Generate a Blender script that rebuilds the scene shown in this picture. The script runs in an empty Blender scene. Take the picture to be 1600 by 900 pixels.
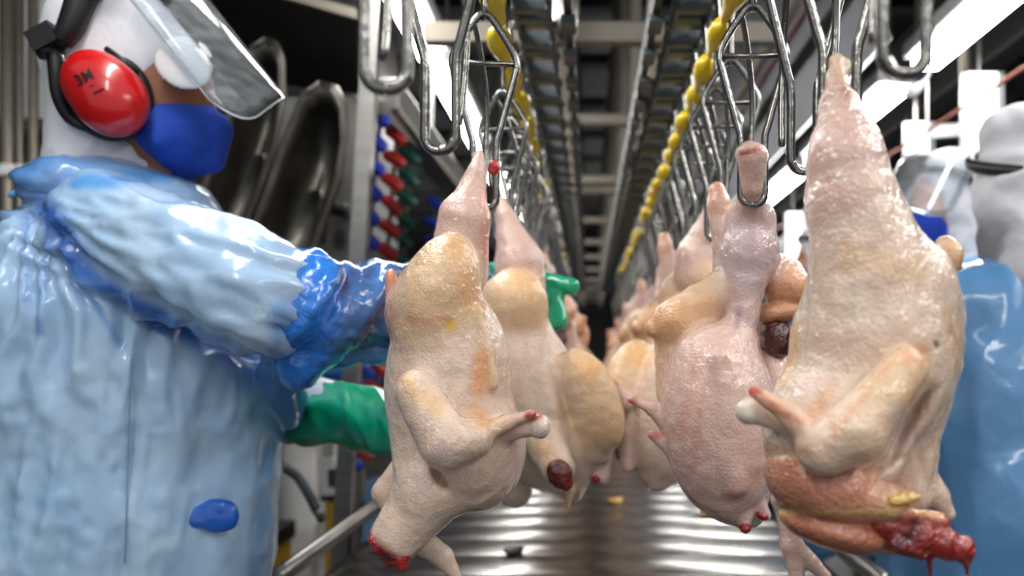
import bpy, bmesh, math, random
import numpy as np
from mathutils import Vector, Matrix, Quaternion

random.seed(7)
SC = bpy.context.scene
COL = SC.collection
F, VX, VY, CZ = 1400.0, 920.0, 550.0, 1.25      # focal length in pixels, vanishing point, eye height

# ------------------------------------------------------------------ camera, world, exposure
cam_d = bpy.data.cameras.new('camera'); cam = bpy.data.objects.new('camera', cam_d); COL.objects.link(cam)
cam.location = (0, 0, CZ); cam.rotation_euler = (math.pi/2, 0, 0)
cam_d.sensor_width = 36; cam_d.lens = 36*F/1600
cam_d.shift_x = -(VX-800)/1600; cam_d.shift_y = (VY-450)/1600
cam_d.clip_start = 0.05; cam_d.clip_end = 100
cam_d.dof.use_dof = True; cam_d.dof.focus_distance = 0.80; cam_d.dof.aperture_fstop = 4.0
SC.camera = cam
wd = bpy.data.worlds.new('world'); SC.world = wd; wd.use_nodes = True
wd.node_tree.nodes['Background'].inputs[0].default_value = (0.93, 0.97, 1.0, 1)
wd.node_tree.nodes['Background'].inputs[1].default_value = 0.40
SC.view_settings.view_transform = 'Standard'; SC.view_settings.look = 'None'
SC.view_settings.gamma = 1.0; SC.view_settings.use_curve_mapping = False
SC.view_settings.exposure = 0.45
TUBE_POWER = 24.0
SC.cycles.max_bounces = 6; SC.cycles.diffuse_bounces = 3; SC.cycles.glossy_bounces = 3

# ------------------------------------------------------------------ small helpers
def lin(c):
    return tuple(((v/255/12.92) if v/255 <= 0.04045 else ((v/255+0.055)/1.055)**2.4) for v in c)
def P(px, py, d):
    return np.array([(px-VX)*d/F, d, CZ-(py-VY)*d/F])
def tag(o, label=None, cat=None, group=None, kind=None):
    if label: o['label'] = label
    if cat: o['category'] = cat
    if group: o['group'] = group
    if kind: o['kind'] = kind
    return o
def empty(name, loc, rz=0):
    o = bpy.data.objects.new(name, None); COL.objects.link(o)
    o.location = loc; o.rotation_euler = (0, 0, rz); o.empty_display_size = 0.05
    return o
def obj(name, verts, faces, mat, parent=None, loc=None, smooth=True, cols=None):
    """verts in world coordinates; loc = origin of the new object (world)"""
    v = np.asarray(verts, dtype=np.float64)
    if loc is None: loc = parent['_o'] if (parent is not None and '_o' in parent) else (0, 0, 0)
    loc = np.array(loc, dtype=float)
    me = bpy.data.meshes.new(name)
    me.from_pydata((v-loc).tolist(), [], faces if isinstance(faces, list) else faces.tolist())
    me.validate()
    if smooth: me.polygons.foreach_set('use_smooth', np.ones(len(me.polygons), dtype=bool))
    if cols is not None:
        a = me.color_attributes.new('Col', 'FLOAT_COLOR', 'POINT')
        a.data.foreach_set('color', np.c_[cols, np.ones(len(cols))].astype(np.float32).ravel())
    me.materials.append(mat)
    o = bpy.data.objects.new(name, me); COL.objects.link(o)
    if parent is None: o.location = loc
    else:
        o.parent = parent
        po = np.array(parent['_o']) if '_o' in parent else np.zeros(3)
        o.location = loc-po
    o['_o'] = [float(x) for x in loc]
    return o
def root(name, loc, label, cat, group=None):
    o = empty(name, loc); o['_o'] = [float(x) for x in loc]
    return tag(o, label, cat, group)

class MB:
    """collects polygons, world coordinates"""
    def __init__(s): s.v = []; s.f = []
    def add(s, v, f):
        n = len(s.v); s.v += [tuple(map(float, p)) for p in v]; s.f += [[i+n for i in q] for q in f]; return s
    def box(s, lo, hi, bev=0.0):
        x0, y0, z0 = lo; x1, y1, z1 = hi
        if bev <= 0:
            return s.add([(x0,y0,z0),(x1,y0,z0),(x1,y1,z0),(x0,y1,z0),(x0,y0,z1),(x1,y0,z1),(x1,y1,z1),(x0,y1,z1)],
                     [(0,3,2,1),(4,5,6,7),(0,1,5,4),(1,2,6,5),(2,3,7,6),(3,0,4,7)])
        bm = bmesh.new(); bmesh.ops.create_cube(bm, size=1)
        for q in bm.verts: q.co = Vector(((x0+x1)/2+q.co.x*(x1-x0), (y0+y1)/2+q.co.y*(y1-y0), (z0+z1)/2+q.co.z*(z1-z0)))
        bmesh.ops.bevel(bm, geom=bm.edges[:], offset=bev, segments=2, affect='EDGES', profile=0.5)
        bm.verts.index_update()
        s.add([tuple(q.co) for q in bm.verts], [[q.index for q in f.verts] for f in bm.faces]); bm.free(); return s
    def bar(s, a, b, w, h, up=(0, 0, 1)):
        a = Vector(a); b = Vector(b); t = (b-a).normalized(); u = Vector(up)
        if abs(t.dot(u)) > 0.9: u = Vector((0, 1, 0))
        r = t.cross(u).normalized(); u = r.cross(t)
        vs = [p+r*i*w/2+u*j*h/2 for p in (a, b) for i, j in ((-1,-1),(1,-1),(1,1),(-1,1))]
        return s.add(vs, [(0,3,2,1),(4,5,6,7),(0,1,5,4),(1,2,6,5),(2,3,7,6),(3,0,4,7)])
    def tube(s, pts, r, n=8, sub=0, closed=False):
        pts = [Vector(p) for p in pts]
        rs = list(r) if hasattr(r, '__len__') else [r]*len(pts)
        if sub:
            q = []; rq = []; m = len(pts)
            for i in range(m-1):
                p0 = pts[max(i-1, 0)]; p1 = pts[i]; p2 = pts[i+1]; p3 = pts[min(i+2, m-1)]
                for k in range(sub):
                    t = k/sub
                    q.append(0.5*((2*p1)+(p2-p0)*t+(2*p0-5*p1+4*p2-p3)*t*t+(3*p1-p0-3*p2+p3)*t**3)); rq.append(rs[i]*(1-t)+rs[i+1]*t)
            q.append(pts[-1]); rq.append(rs[-1]); pts = q; rs = rq
        m = len(pts); vs = []; fs = []
        t0 = (pts[1]-pts[0]).normalized(); u = t0.orthogonal().normalized()
        for i in range(m):
            t = (pts[min(i+1, m-1)]-pts[max(i-1, 0)]).normalized()
            u = (u-t*u.dot(t)).normalized(); w = t.cross(u)
            for k in range(n):
                a = 2*math.pi*k/n; vs.append(pts[i]+(u*math.cos(a)+w*math.sin(a))*rs[i])
        for i in range(m-1):
            for k in range(n):
                fs.append((i*n+k, i*n+(k+1) % n, (i+1)*n+(k+1) % n, (i+1)*n+k))
        fs.append(tuple(range(n))[::-1]); fs.append(tuple(range((m-1)*n, m*n)))
        return s.add(vs, fs)
    def build(s, name, mat, parent=None, loc=None, smooth=False):
        return obj(name, s.v, s.f, mat, parent, loc, smooth)

def smooth_by_angle(o, deg=40):
    me = o.data
    me.polygons.foreach_set('use_smooth', np.ones(len(me.polygons), dtype=bool))
    bm = bmesh.new(); bm.from_mesh(me)
    for e in bm.edges:
        e.smooth = not (len(e.link_faces) == 2 and e.calc_face_angle(0) > math.radians(deg))
    bm.to_mesh(me); bm.free(); return o

def copy_tree(o, parent=None):
    c = o.copy(); COL.objects.link(c); c.parent = parent
    for ch in o.children: copy_tree(ch, c)
    return c

# ------------------------------------------------------------------ numpy noise
_rs = np.random.RandomState(3); _perm = _rs.permutation(256); _val = _rs.rand(256)*2-1
def vnoise(p):
    p = np.asarray(p, dtype=np.float64); i = np.floor(p).astype(int); f = p-i; f = f*f*(3-2*f); i &= 255
    def h(x, y, z): return _val[_perm[(_perm[(_perm[x & 255]+y) & 255]+z) & 255]]
    x, y, z = i[:, 0], i[:, 1], i[:, 2]; fx, fy, fz = f[:, 0], f[:, 1], f[:, 2]
    def L(a, b, t): return a+(b-a)*t
    return L(L(L(h(x,y,z), h(x+1,y,z), fx), L(h(x,y+1,z), h(x+1,y+1,z), fx), fy),
             L(L(h(x,y,z+1), h(x+1,y,z+1), fx), L(h(x,y+1,z+1), h(x+1,y+1,z+1), fx), fy), fz)
def fbm(p, o=3):
    s = 0; a = 1
    for k in range(o): s = s+a*vnoise(p*(2**k)+k*17.3); a *= 0.5
    return s/1.75
def ridge(p, o=2):
    s = 0; a = 1
    for k in range(o): s = s+a*(1-2*np.abs(vnoise(p*(2**k)+k*9.1))); a *= 0.5
    return s

# ------------------------------------------------------------------ implicit bodies (smooth union, surface nets)
def cone(a, b, ra, rb, k=10, col=(220,200,180), sub=False):
    """pixel points (px, py, d) and pixel radii -> world round cone"""
    return dict(t='c', a=P(*a), b=P(*b), ra=ra*a[2]/F, rb=rb*b[2]/F, k=k*a[2]/F, col=lin(col), sub=sub)
def coneW(a, b, ra, rb, k=0.02, col=(220,200,180), sub=False):
    return dict(t='c', a=np.array(a, float), b=np.array(b, float), ra=ra, rb=rb, k=k, col=lin(col), sub=sub)
def ell(c, r, ang=0, k=10, col=(220,200,180), sub=False):
    """r = (pixels, pixels, metres in depth); ang = degrees, positive leans the top to the right"""
    s = c[2]/F
    return dict(t='e', a=P(*c), r=np.array([r[0]*s, r[2], r[1]*s]), ang=math.radians(ang), k=k*s, col=lin(col), sub=sub)
def ellW(c, r, ang=0, k=0.02, col=(220,200,180), sub=False):
    return dict(t='e', a=np.array(c, float), r=np.array(r, float), ang=math.radians(ang), k=k, col=lin(col), sub=sub)
def dist(p, q):
    if q['t'] == 'c':
        a, b = q['a'].astype(np.float32), q['b'].astype(np.float32); ba = b-a; l2 = float(ba@ba)+1e-12
        pa = p-a; h = np.clip((pa@ba)/l2, 0, 1)
        d = pa-h[:, None]*ba
        return np.sqrt((d*d).sum(1))-(q['ra']+(q['rb']-q['ra'])*h)
    d = p-q['a'].astype(np.float32); c, s = math.cos(q['ang']), math.sin(q['ang'])
    x = d[:, 0]*c-d[:, 2]*s; z = d[:, 0]*s+d[:, 2]*c
    r = q['r']; e0 = np.sqrt((x/r[0])**2+(d[:, 1]/r[1])**2+(z/r[2])**2)
    e1 = np.sqrt((x/r[0]**2)**2+(d[:, 1]/r[1]**2)**2+(z/r[2]**2)**2)
    return e0*(e0-1)/np.maximum(e1, 1e-9)
def field(p, prims):
    f = np.full(len(p), 1e3, np.float32)
    for q in prims:
        d = dist(p, q).astype(np.float32); k = max(q['k'], 1e-5)
        if q['sub']:
            h = np.clip(0.5-0.5*(f+d)/k, 0, 1); f = f+(-d-f)*h+k*h*(1-h)
        else:
            h = np.clip(0.5+0.5*(f-d)/k, 0, 1); f = f+(d-f)*h-k*h*(1-h)
    return f
def nets(prims, h):
    lo = np.full(3, 1e9); hi = -lo
    for q in prims:
        if q['sub']: continue
        if q['t'] == 'c':
            for c, r in ((q['a'], q['ra']), (q['b'], q['rb'])): lo = np.minimum(lo, c-r); hi = np.maximum(hi, c+r)
        else:
            r = np.array([max(q['r'][0], q['r'][2]), q['r'][1], max(q['r'][0], q['r'][2])]) if q['ang'] else q['r']
            lo = np.minimum(lo, q['a']-r); hi = np.maximum(hi, q['a']+r)
    lo -= 3*h; hi += 3*h
    n = np.ceil((hi-lo)/h).astype(int)+1
    ax = [np.arange(n[i], dtype=np.float32)*h+lo[i] for i in range(3)]
    f = np.empty(n, np.float32)
    S = 4                                            # coarse blocks first, then only the blocks near the surface
    nb = (n+S-1)//S
    bc = np.stack(np.meshgrid(*[(np.arange(nb[i])*S+(S-1)/2)*h+lo[i] for i in range(3)], indexing='ij'), -1).reshape(-1, 3).astype(np.float32)
    fb = field(bc, prims).reshape(nb)
    up = fb
    for i in range(3): up = np.repeat(up, S, axis=i)
    f = up[:n[0], :n[1], :n[2]].copy()
    near_b = np.abs(fb) < S*h*1.9
    for i in range(3): near_b = np.repeat(near_b, S, axis=i)
    ii = np.argwhere(near_b[:n[0], :n[1], :n[2]])
    for i in range(0, len(ii), 300000):
        j = ii[i:i+300000]
        f[tuple(j.T)] = field((j*h+lo).astype(np.float32), prims)
    s = f < 0
    acc = np.zeros(tuple(n-1)+(3,), np.float32); cnt = np.zeros(tuple(n-1), np.float32)
    corner = [(i, j, k) for i in (0, 1) for j in (0, 1) for k in (0, 1)]
    def C(c): return tuple(slice(c[t], n[t]-1+c[t]) for t in range(3))
    for c in corner:
        for t in range(3):
            if c[t]: continue
            e = list(c); e[t] = 1; e = tuple(e)
            A, Bv = f[C(c)], f[C(e)]; m = (A < 0) != (Bv < 0)
            tt = np.where(m, A/np.where(m, A-Bv, 1), 0)
            for u in range(3):
                acc[..., u] += np.where(m, c[u]+(tt if u == t else 0), 0)
            cnt += m
    act = cnt > 0; idx = -np.ones(act.shape, int); idx[act] = np.arange(act.sum())
    ci = np.argwhere(act); v = (ci+acc[act]/cnt[act][:, None])*h+lo
    faces = []
    for t in range(3):
        u, w = (t+1) % 3, (t+2) % 3
        sl = [slice(None)]*3; sl[t] = slice(0, n[t]-1); A = s[tuple(sl)]
        sl[t] = slice(1, n[t]); Bv = s[tuple(sl)]
        e = np.argwhere(A != Bv); fl = A[tuple(e.T)]
        ok = (e[:, u] > 0) & (e[:, w] > 0) & (e[:, u] < n[u]-1) & (e[:, w] < n[w]-1)
        e = e[ok]; fl = fl[ok]
        def cell(du, dw):
            q = e.copy(); q[:, u] -= du; q[:, w] -= dw; return idx[tuple(q.T)]
        q = np.stack([cell(1, 1), cell(0, 1), cell(0, 0), cell(1, 0)], 1)
        q[~fl] = q[~fl][:, ::-1]
        faces.append(q)
    return v.astype(np.float64), np.concatenate(faces)
def normals(v, f):
    n = np.zeros_like(v); a = np.cross(v[f[:, 2]]-v[f[:, 0]], v[f[:, 3]]-v[f[:, 1]])
    for k in range(4): np.add.at(n, f[:, k], a)
    return n/np.maximum(np.linalg.norm(n, axis=1), 1e-12)[:, None]
def prim_cols(v, prims, soft):
    w = []; c = []
    p = v.astype(np.float32)
    for q in prims:
        if q['sub']: continue
        w.append(np.exp(-np.clip(dist(p, q), 0, 1)/soft)); c.append(q['col'])
    w = np.array(w); c = np.array(c)
    return (w.T@c)/w.sum(0)[:, None]
def proj(v): return np.c_[VX+F*v[:, 0]/v[:, 1], VY-F*(v[:, 2]-CZ)/v[:, 1]]
def segd(q, a, b):
    a = np.array(a, float); b = np.array(b, float); ba = b-a
    h = np.clip(((q-a)@ba)/max(ba@ba, 1e-9), 0, 1); return np.linalg.norm(q-a-h[:, None]*ba, axis=1)
def spots(v, cols, lst, wob=0.5):
    """marks with a shape of their own, laid on the surface: (pixel a, pixel b, radius, colour, strength)"""
    q = proj(v); nz = fbm(v*60)
    for a, b, r, c, st in lst:
        d = segd(q, a, b)/r+nz*wob
        w = np.clip(1.3-d, 0, 1)[:, None]*st
        cols = cols*(1-w)+np.array(lin(c))*w
    return cols
def blob(name, prims, h, mat, parent=None, loc=None, soft=0.008, disp=None, marks=None, wob=0.5, colfun=None):
    v, f = nets(prims, h)
    if disp is not None:
        n = normals(v, f); v = v+n*disp(v, n)[:, None]
    cols = prim_cols(v, prims, soft)
    if marks: cols = spots(v, cols, marks, wob)
    if colfun is not None: cols = colfun(v, cols)
    return obj(name, v, f, mat, parent, loc, True, cols)
def near_depth(o, px, py):
    v = np.empty(len(o.data.vertices)*3); o.data.vertices.foreach_get('co', v); v = v.reshape(-1, 3)+np.array(o['_o'])
    q = proj(v); m = np.hypot(q[:, 0]-px, q[:, 1]-py) < 12
    return v[m][:, 1].min() if m.any() else None

# ------------------------------------------------------------------ materials
class N:
    def __init__(s, name):
        s.m = bpy.data.materials.new(name); s.m.use_nodes = True; s.t = s.m.node_tree; s.p = s.t.nodes['Principled BSDF']
    def n(s, typ, **kw):
        q = s.t.nodes.new(typ)
        for k, v in kw.items():
            if k in q.inputs: q.inputs[k].default_value = v
            else: setattr(q, k, v)
        return q
    def l(s, a, b): s.t.links.new(a, b)
    def set(s, **kw):
        for k, v in kw.items(): s.p.inputs[k.replace('_', ' ')].default_value = v
        return s
    def coords(s, scale=(1, 1, 1), rot=(0, 0, 0)):
        tc = s.n('ShaderNodeTexCoord'); mp = s.n('ShaderNodeMapping'); mp.inputs['Scale'].default_value = scale; mp.inputs['Rotation'].default_value = rot
        s.l(tc.outputs['Object'], mp.inputs['Vector']); return mp.outputs[0]
def simple(name, c, rough=0.5, metal=0.0, var=0.12, scale=8.0, bump=0.0, bscale=60.0, stretch=(1, 1, 1), coat=0.0, emit=0.0, rvar=0.0):
    b = N(name); b.set(Roughness=rough, Metallic=metal, Coat_Weight=coat)
    co = b.coords(stretch)
    nz = b.n('ShaderNodeTexNoise', Scale=scale, Detail=5.0); b.l(co, nz.inputs['Vector'])
    rp = b.n('ShaderNodeValToRGB'); L = lin(c)
    rp.color_ramp.elements[0].position = 0.3; rp.color_ramp.elements[1].position = 0.7
    rp.color_ramp.elements[0].color = tuple(x*(1-var) for x in L)+(1,); rp.color_ramp.elements[1].color = tuple(min(1, x*(1+var)) for x in L)+(1,)
    b.l(nz.outputs['Fac'], rp.inputs[0]); b.l(rp.outputs[0], b.p.inputs['Base Color'])
    if rvar:
        mr = b.n('ShaderNodeMapRange'); mr.inputs[3].default_value = max(0.02, rough-rvar); mr.inputs[4].default_value = rough+rvar
        b.l(nz.outputs['Fac'], mr.inputs[0]); b.l(mr.outputs[0], b.p.inputs['Roughness'])
    if bump:
        n2 = b.n('ShaderNodeTexNoise', Scale=bscale, Detail=3.0); b.l(co, n2.inputs['Vector'])
        bp = b.n('ShaderNodeBump', Strength=bump, Distance=0.01); b.l(n2.outputs['Fac'], bp.inputs['Height']); b.l(bp.outputs[0], b.p.inputs['Normal'])
    if emit:
        b.p.inputs['Emission Color'].default_value = (1, 0.99, 0.97, 1); b.p.inputs['Emission Strength'].default_value = emit
    return b.m
def skin_mat(name, sss=0.12, rough=0.42, pimple=0.32, coat=1.0, mott=0.65):
    b = N(name); b.set(Roughness=rough, Coat_Weight=coat, Coat_Roughness=0.10, Subsurface_Weight=sss, Subsurface_Scale=0.01)
    b.p.inputs['Subsurface Radius'].default_value = (1.0, 0.45, 0.3)
    at = b.n('ShaderNodeAttribute', attribute_name='Col'); co = b.coords()
    n1 = b.n('ShaderNodeTexNoise', Scale=26.0, Detail=6.0, Roughness=0.62); b.l(co, n1.inputs['Vector'])
    r1 = b.n('ShaderNodeValToRGB'); e = r1.color_ramp.elements
    e[0].position = 0.28; e[0].color = (1.0, 0.80*mott+(1-mott), 0.74*mott+(1-mott), 1); e[1].position = 0.72; e[1].color = (1.06, 1.05, 0.98, 1)
    b.l(n1.outputs['Fac'], r1.inputs[0])
    mx = b.n('ShaderNodeMix', data_type='RGBA', blend_type='MULTIPLY'); mx.inputs[0].default_value = 1.0
    b.l(at.outputs['Color'], mx.inputs[6]); b.l(r1.outputs[0], mx.inputs[7])
    n2 = b.n('ShaderNodeTexNoise', Scale=70.0, Detail=4.0); b.l(co, n2.inputs['Vector'])
    r2 = b.n('ShaderNodeValToRGB'); e = r2.color_ramp.elements
    e[0].position = 0.60; e[0].color = (0, 0, 0, 1); e[1].position = 0.78; e[1].color = (0.55*mott, 0.55*mott, 0.55*mott, 1); b.l(n2.outputs['Fac'], r2.inputs[0])
    m2 = b.n('ShaderNodeMix', data_type='RGBA'); m2.inputs[7].default_value = lin((222, 176, 130))+(1,)
    b.l(r2.outputs[0], m2.inputs[0]); b.l(mx.outputs[2], m2.inputs[6]); b.l(m2.outputs[2], b.p.inputs['Base Color'])
    vo = b.n('ShaderNodeTexVoronoi', Scale=330.0); b.l(co, vo.inputs['Vector'])
    n3 = b.n('ShaderNodeTexNoise', Scale=110.0, Detail=3.0); b.l(co, n3.inputs['Vector'])
    ad = b.n('ShaderNodeMath', operation='MULTIPLY_ADD'); ad.inputs[1].default_value = 1.4
    b.l(n3.outputs['Fac'], ad.inputs[0])
    sb = b.n('ShaderNodeMath', operation='SUBTRACT'); sb.inputs[0].default_value = 0.6; b.l(vo.outputs['Distance'], sb.inputs[1])
    b.l(sb.outputs[0], ad.inputs[2])
    bp = b.n('ShaderNodeBump', Strength=pimple, Distance=0.0016); b.l(ad.outputs[0], bp.inputs['Height']); b.l(bp.outputs[0], b.p.inputs['Normal'])
    b2 = b.n('ShaderNodeBump', Strength=1.0, Distance=0.006); n5 = b.n('ShaderNodeTexNoise', Scale=130.0, Detail=2.5); b.l(co, n5.inputs['Vector'])
    b.l(n5.outputs['Fac'], b2.inputs['Height']); b.l(b2.outputs[0], b.p.inputs['Coat Normal'])
    return b.m
def film_mat(name, rough=0.25, bump=0.16, scale=16.0, coat=0.6):
    """crinkled plastic film; colour from the surface attribute"""
    b = N(name); b.set(Roughness=rough, Coat_Weight=coat, Coat_Roughness=0.08)
    at = b.n('ShaderNodeAttribute', attribute_name='Col'); co = b.coords((1, 1, 1), (0.3, 0.5, 0.2))
    b.l(at.outputs['Color'], b.p.inputs['Base Color'])
    n0 = b.n('ShaderNodeTexNoise', Scale=scale*0.5, Detail=2.0); b.l(co, n0.inputs['Vector'])
    mx = b.n('ShaderNodeMix', data_type='RGBA'); mx.inputs[0].default_value = 0.16; b.l(co, mx.inputs[6]); b.l(n0.outputs['Color'], mx.inputs[7])
    vo = b.n('ShaderNodeTexVoronoi', Scale=scale, feature='DISTANCE_TO_EDGE'); b.l(mx.outputs[2], vo.inputs['Vector'])
    n1 = b.n('ShaderNodeTexNoise', Scale=scale*2.2, Detail=3.0); b.l(co, n1.inputs['Vector'])
    ad = b.n('ShaderNodeMath', operation='ADD'); b.l(vo.outputs['Distance'], ad.inputs[0]); b.l(n1.outputs['Fac'], ad.inputs[1])
    bp = b.n('ShaderNodeBump', Strength=bump, Distance=0.008); b.l(ad.outputs[0], bp.inputs['Height']); b.l(bp.outputs[0], b.p.inputs['Normal'])
    return b.m
def attr_mat(name, rough=0.8, bump=0.2, bscale=80.0, coat=0.0):
    b = N(name); b.set(Roughness=rough, Coat_Weight=coat)
    at = b.n('ShaderNodeAttribute', attribute_name='Col'); b.l(at.outputs['Color'], b.p.inputs['Base Color'])
    n1 = b.n('ShaderNodeTexNoise', Scale=bscale, Detail=3.0); b.l(b.coords(), n1.inputs['Vector'])
    bp = b.n('ShaderNodeBump', Strength=bump, Distance=0.004); b.l(n1.outputs['Fac'], bp.inputs['Height']); b.l(bp.outputs[0], b.p.inputs['Normal'])
    return b.m
def visor_mat(name):
    b = N(name); b.set(Roughness=0.05)
    tr = b.n('ShaderNodeBsdfTransparent'); tr.inputs[0].default_value = (0.93, 0.96, 0.98, 1)
    gl = b.n('ShaderNodeBsdfGlossy'); gl.inputs['Roughness'].default_value = 0.06
    df = b.n('ShaderNodeBsdfDiffuse'); df.inputs[0].default_value = (0.8, 0.85, 0.9, 1)
    fr = b.n('ShaderNodeFresnel', IOR=1.3)
    nz = b.n('ShaderNodeTexNoise', Scale=30.0, Detail=5.0); b.l(b.coords((1, 1, 3)), nz.inputs['Vector'])
    mr = b.n('ShaderNodeMapRange'); mr.inputs[1].default_value = 0.4; mr.inputs[2].default_value = 0.8; mr.inputs[3].default_value = 0.09; mr.inputs[4].default_value = 0.24
    b.l(nz.outputs['Fac'], mr.inputs[0])
    m1 = b.n('ShaderNodeMixShader'); b.l(mr.outputs[0], m1.inputs[0]); b.l(tr.outputs[0], m1.inputs[1]); b.l(df.outputs[0], m1.inputs[2])
    m2 = b.n('ShaderNodeMixShader'); b.l(fr.outputs[0], m2.inputs[0]); b.l(m1.outputs[0], m2.inputs[1]); b.l(gl.outputs[0], m2.inputs[2])
    b.l(m2.outputs[0], b.t.nodes['Material Output'].inputs[0]); return b.m

M = {}
M['skin'] = skin_mat('chicken_skin')
M['meat'] = skin_mat('raw_meat', sss=0.1, rough=0.25, pimple=0.6, coat=0.8, mott=0.6)
M['human'] = attr_mat('worker_body', 0.55, 0.1)
M['cloth'] = attr_mat('white_cloth', 0.9, 0.25, 120.0)
M['film'] = film_mat('blue_plastic_film')
M['cuff'] = film_mat('crinkled_blue_film', 0.2, 0.4, 26.0)
M['glove'] = attr_mat('green_rubber', 0.28, 0.15, 40.0, 0.5)
M['mask'] = attr_mat('blue_mask_fabric', 0.85, 0.2, 200.0)
M['red'] = simple('red_plastic', (196, 12, 18), 0.28, coat=0.5, var=0.04)
M['black'] = simple('black_plastic', (16, 16, 18), 0.45, var=0.2)
M['visor'] = visor_mat('clear_visor')
M['visor_edge'] = simple('visor_edge', (225, 232, 238), 0.2, coat=0.6, var=0.02)
M['white'] = simple('white_plastic', (228, 228, 226), 0.5, var=0.03)
M['wire'] = simple('steel_wire', (138, 136, 132), 0.26, 1.0, var=0.15, scale=30, bump=0.1, bscale=120)
M['steel'] = simple('brushed_steel', (150, 147, 142), 0.32, 1.0, var=0.12, scale=6, stretch=(1, 1, 8))
M['steel_warm'] = simple('aged_steel', (132, 124, 113), 0.45, 0.7, var=0.15, scale=5)
M['chain'] = simple('dark_chain', (84, 91, 96), 0.5, 0.3, var=0.3, scale=25, bump=0.3, bscale=40)
M['yellow'] = simple('yellow_plastic', (240, 205, 20), 0.4, var=0.06)
M['belt'] = simple('wet_belt_steel', (146, 142, 137), 0.24, 1.0, var=0.15, scale=7, bump=0.03, bscale=9.0, stretch=(1, 2.5, 1), rvar=0.07)
M['dark'] = simple('dark_painted_steel', (44, 43, 42), 0.5, 0.3, var=0.25, scale=3)
M['chute'] = simple('dull_chute_steel', (82, 78, 72), 0.36, 0.85, var=0.4, scale=5, stretch=(4, 4, 1), bump=0.15, bscale=12)
M['ceil'] = simple('ceiling_panel', (112, 114, 116), 0.6, var=0.08, scale=2)
M['ceil_dark'] = simple('dark_ceiling', (20, 20, 21), 0.8, var=0.2)
M['wall'] = simple('grey_wall', (96, 96, 95), 0.6, var=0.12, scale=2)
M['floor'] = simple('wet_concrete', (70, 70, 68), 0.35, var=0.25, scale=4, bump=0.2, bscale=30)
M['tube'] = simple('lamp_tube', (255, 255, 255), 0.5, var=0.0, emit=TUBE_POWER)
M['panel'] = simple('glowing_white_board', (250, 250, 250), 0.5, var=0.0, emit=1.6)  # white boards, with glow added by emission so they read overexposed
M['housing'] = simple('lamp_housing', (190, 192, 194), 0.4, 0.2, var=0.05)
M['blue_p'] = simple('blue_clip_plastic', (28, 52, 170), 0.4, var=0.1)
M['red_p'] = simple('red_clip_plastic', (170, 34, 32), 0.4, var=0.1)
M['green_p'] = simple('green_clip_plastic', (18, 80, 70), 0.4, var=0.1)
M['copper'] = simple('copper_pipe', (140, 84, 70), 0.5, 0.4, var=0.1)
M['bluepanel'] = simple('blue_panel', (110, 150, 195), 0.5, var=0.08)
M['yellow_bin'] = simple('ochre_plastic', (205, 158, 40), 0.5, var=0.12)
M['fat'] = simple('yellow_fat', (226, 178, 90), 0.35, var=0.15, scale=80, coat=0.4)
M['hoodgrey'] = simple('grey_hood_panel', (118, 120, 126), 0.4, 0.6, var=0.1, scale=3)

# ------------------------------------------------------------------ the room
def struct(name, lo, hi, mat): return tag(MB().box(lo, hi).build(name, M[mat]), kind='structure')
struct('floor', (-4, -2.5, -0.1), (4, 15, 0), 'floor')
struct('wall_back', (-4, 15, 0), (4, 15.2, 3.6), 'wall')
struct('wall_left', (-4.2, -2.5, 0), (-4, 15, 3.6), 'wall')
struct('wall_right', (4, -2.5, 0), (4.2, 15, 3.6), 'wall')
ce = struct('ceiling', (-4, 0.4, 3.5), (4, 15, 3.6), 'ceil_dark')
for i in range(16):
    for j, (x0, x1) in enumerate(((-4, -1.2), (-1.15, -0.12), (-0.05, 0.12), (0.19, 1.3), (1.35, 4))):
        y = 1.0+i*0.88
        MB().box((x0, y, 2.95), (x1, y+0.58, 2.99)).build('ceiling_panel', M['ceil'], ce, (x0, y, 2.95))

# ------------------------------------------------------------------ lamps of the hall (rows of tubes along both lines)
def lamp(x, y, z, ln, label, w=0.075):
    t = root('fluorescent_light', (x, y, z), label, 'light', 'fluorescent lights over the lines')
    MB().box((x-w*0.75, y-ln/2-0.02, z+0.012), (x+w*0.75, y+ln/2+0.02, z+0.06), 0.008).build('housing', M['housing'], t)
    MB().box((x-w/2, y-ln/2, z-0.03), (x+w/2, y+ln/2, z+0.011), 0.012).build('emissive_face', M['tube'], t)
    m = MB()
    for s in (-1, 1): m.tube([(x, y+s*ln*0.35, z+0.05), (x, y+s*ln*0.35, 2.95)], 0.006)
    for k, s in enumerate((-1, 1)):
        MB().tube([(x, y+s*ln*0.35, z+0.05), (x, y+s*ln*0.35, 2.95)], 0.006).build('hanger', M['steel'], t)
ordn = ['first', 'second', 'third', 'fourth', 'fifth', 'sixth', 'seventh', 'eighth', 'ninth', 'tenth', 'eleventh', 'twelfth', 'thirteenth', 'fourteenth', 'fifteenth', 'sixteenth', 'seventeenth', 'eighteenth', 'nineteenth', 'twentieth']
for i, (yc, ln) in enumerate(((-0.6, 1.2), (0.82, 1.2), (2.15, 1.25), (3.6, 1.1), (5.0, 1.1), (6.4, 1.1), (7.8, 1.1), (9.4, 1.2))):
    lamp(1.04, yc, 2.15, ln, f'{ordn[i]} bright fluorescent tube in the row above the right-hand line', 0.085)
for i, (yc, ln) in enumerate(((-0.4, 1.2), (1.1, 1.2), (2.27, 0.86), (3.35, 1.0), (4.9, 1.1), (6.4, 1.1), (7.9, 1.1), (9.5, 1.2))):
    lamp(-0.475, yc, 2.15, ln, f'{ordn[i]} bright fluorescent tube in the row above the left-hand line', 0.07)

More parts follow.
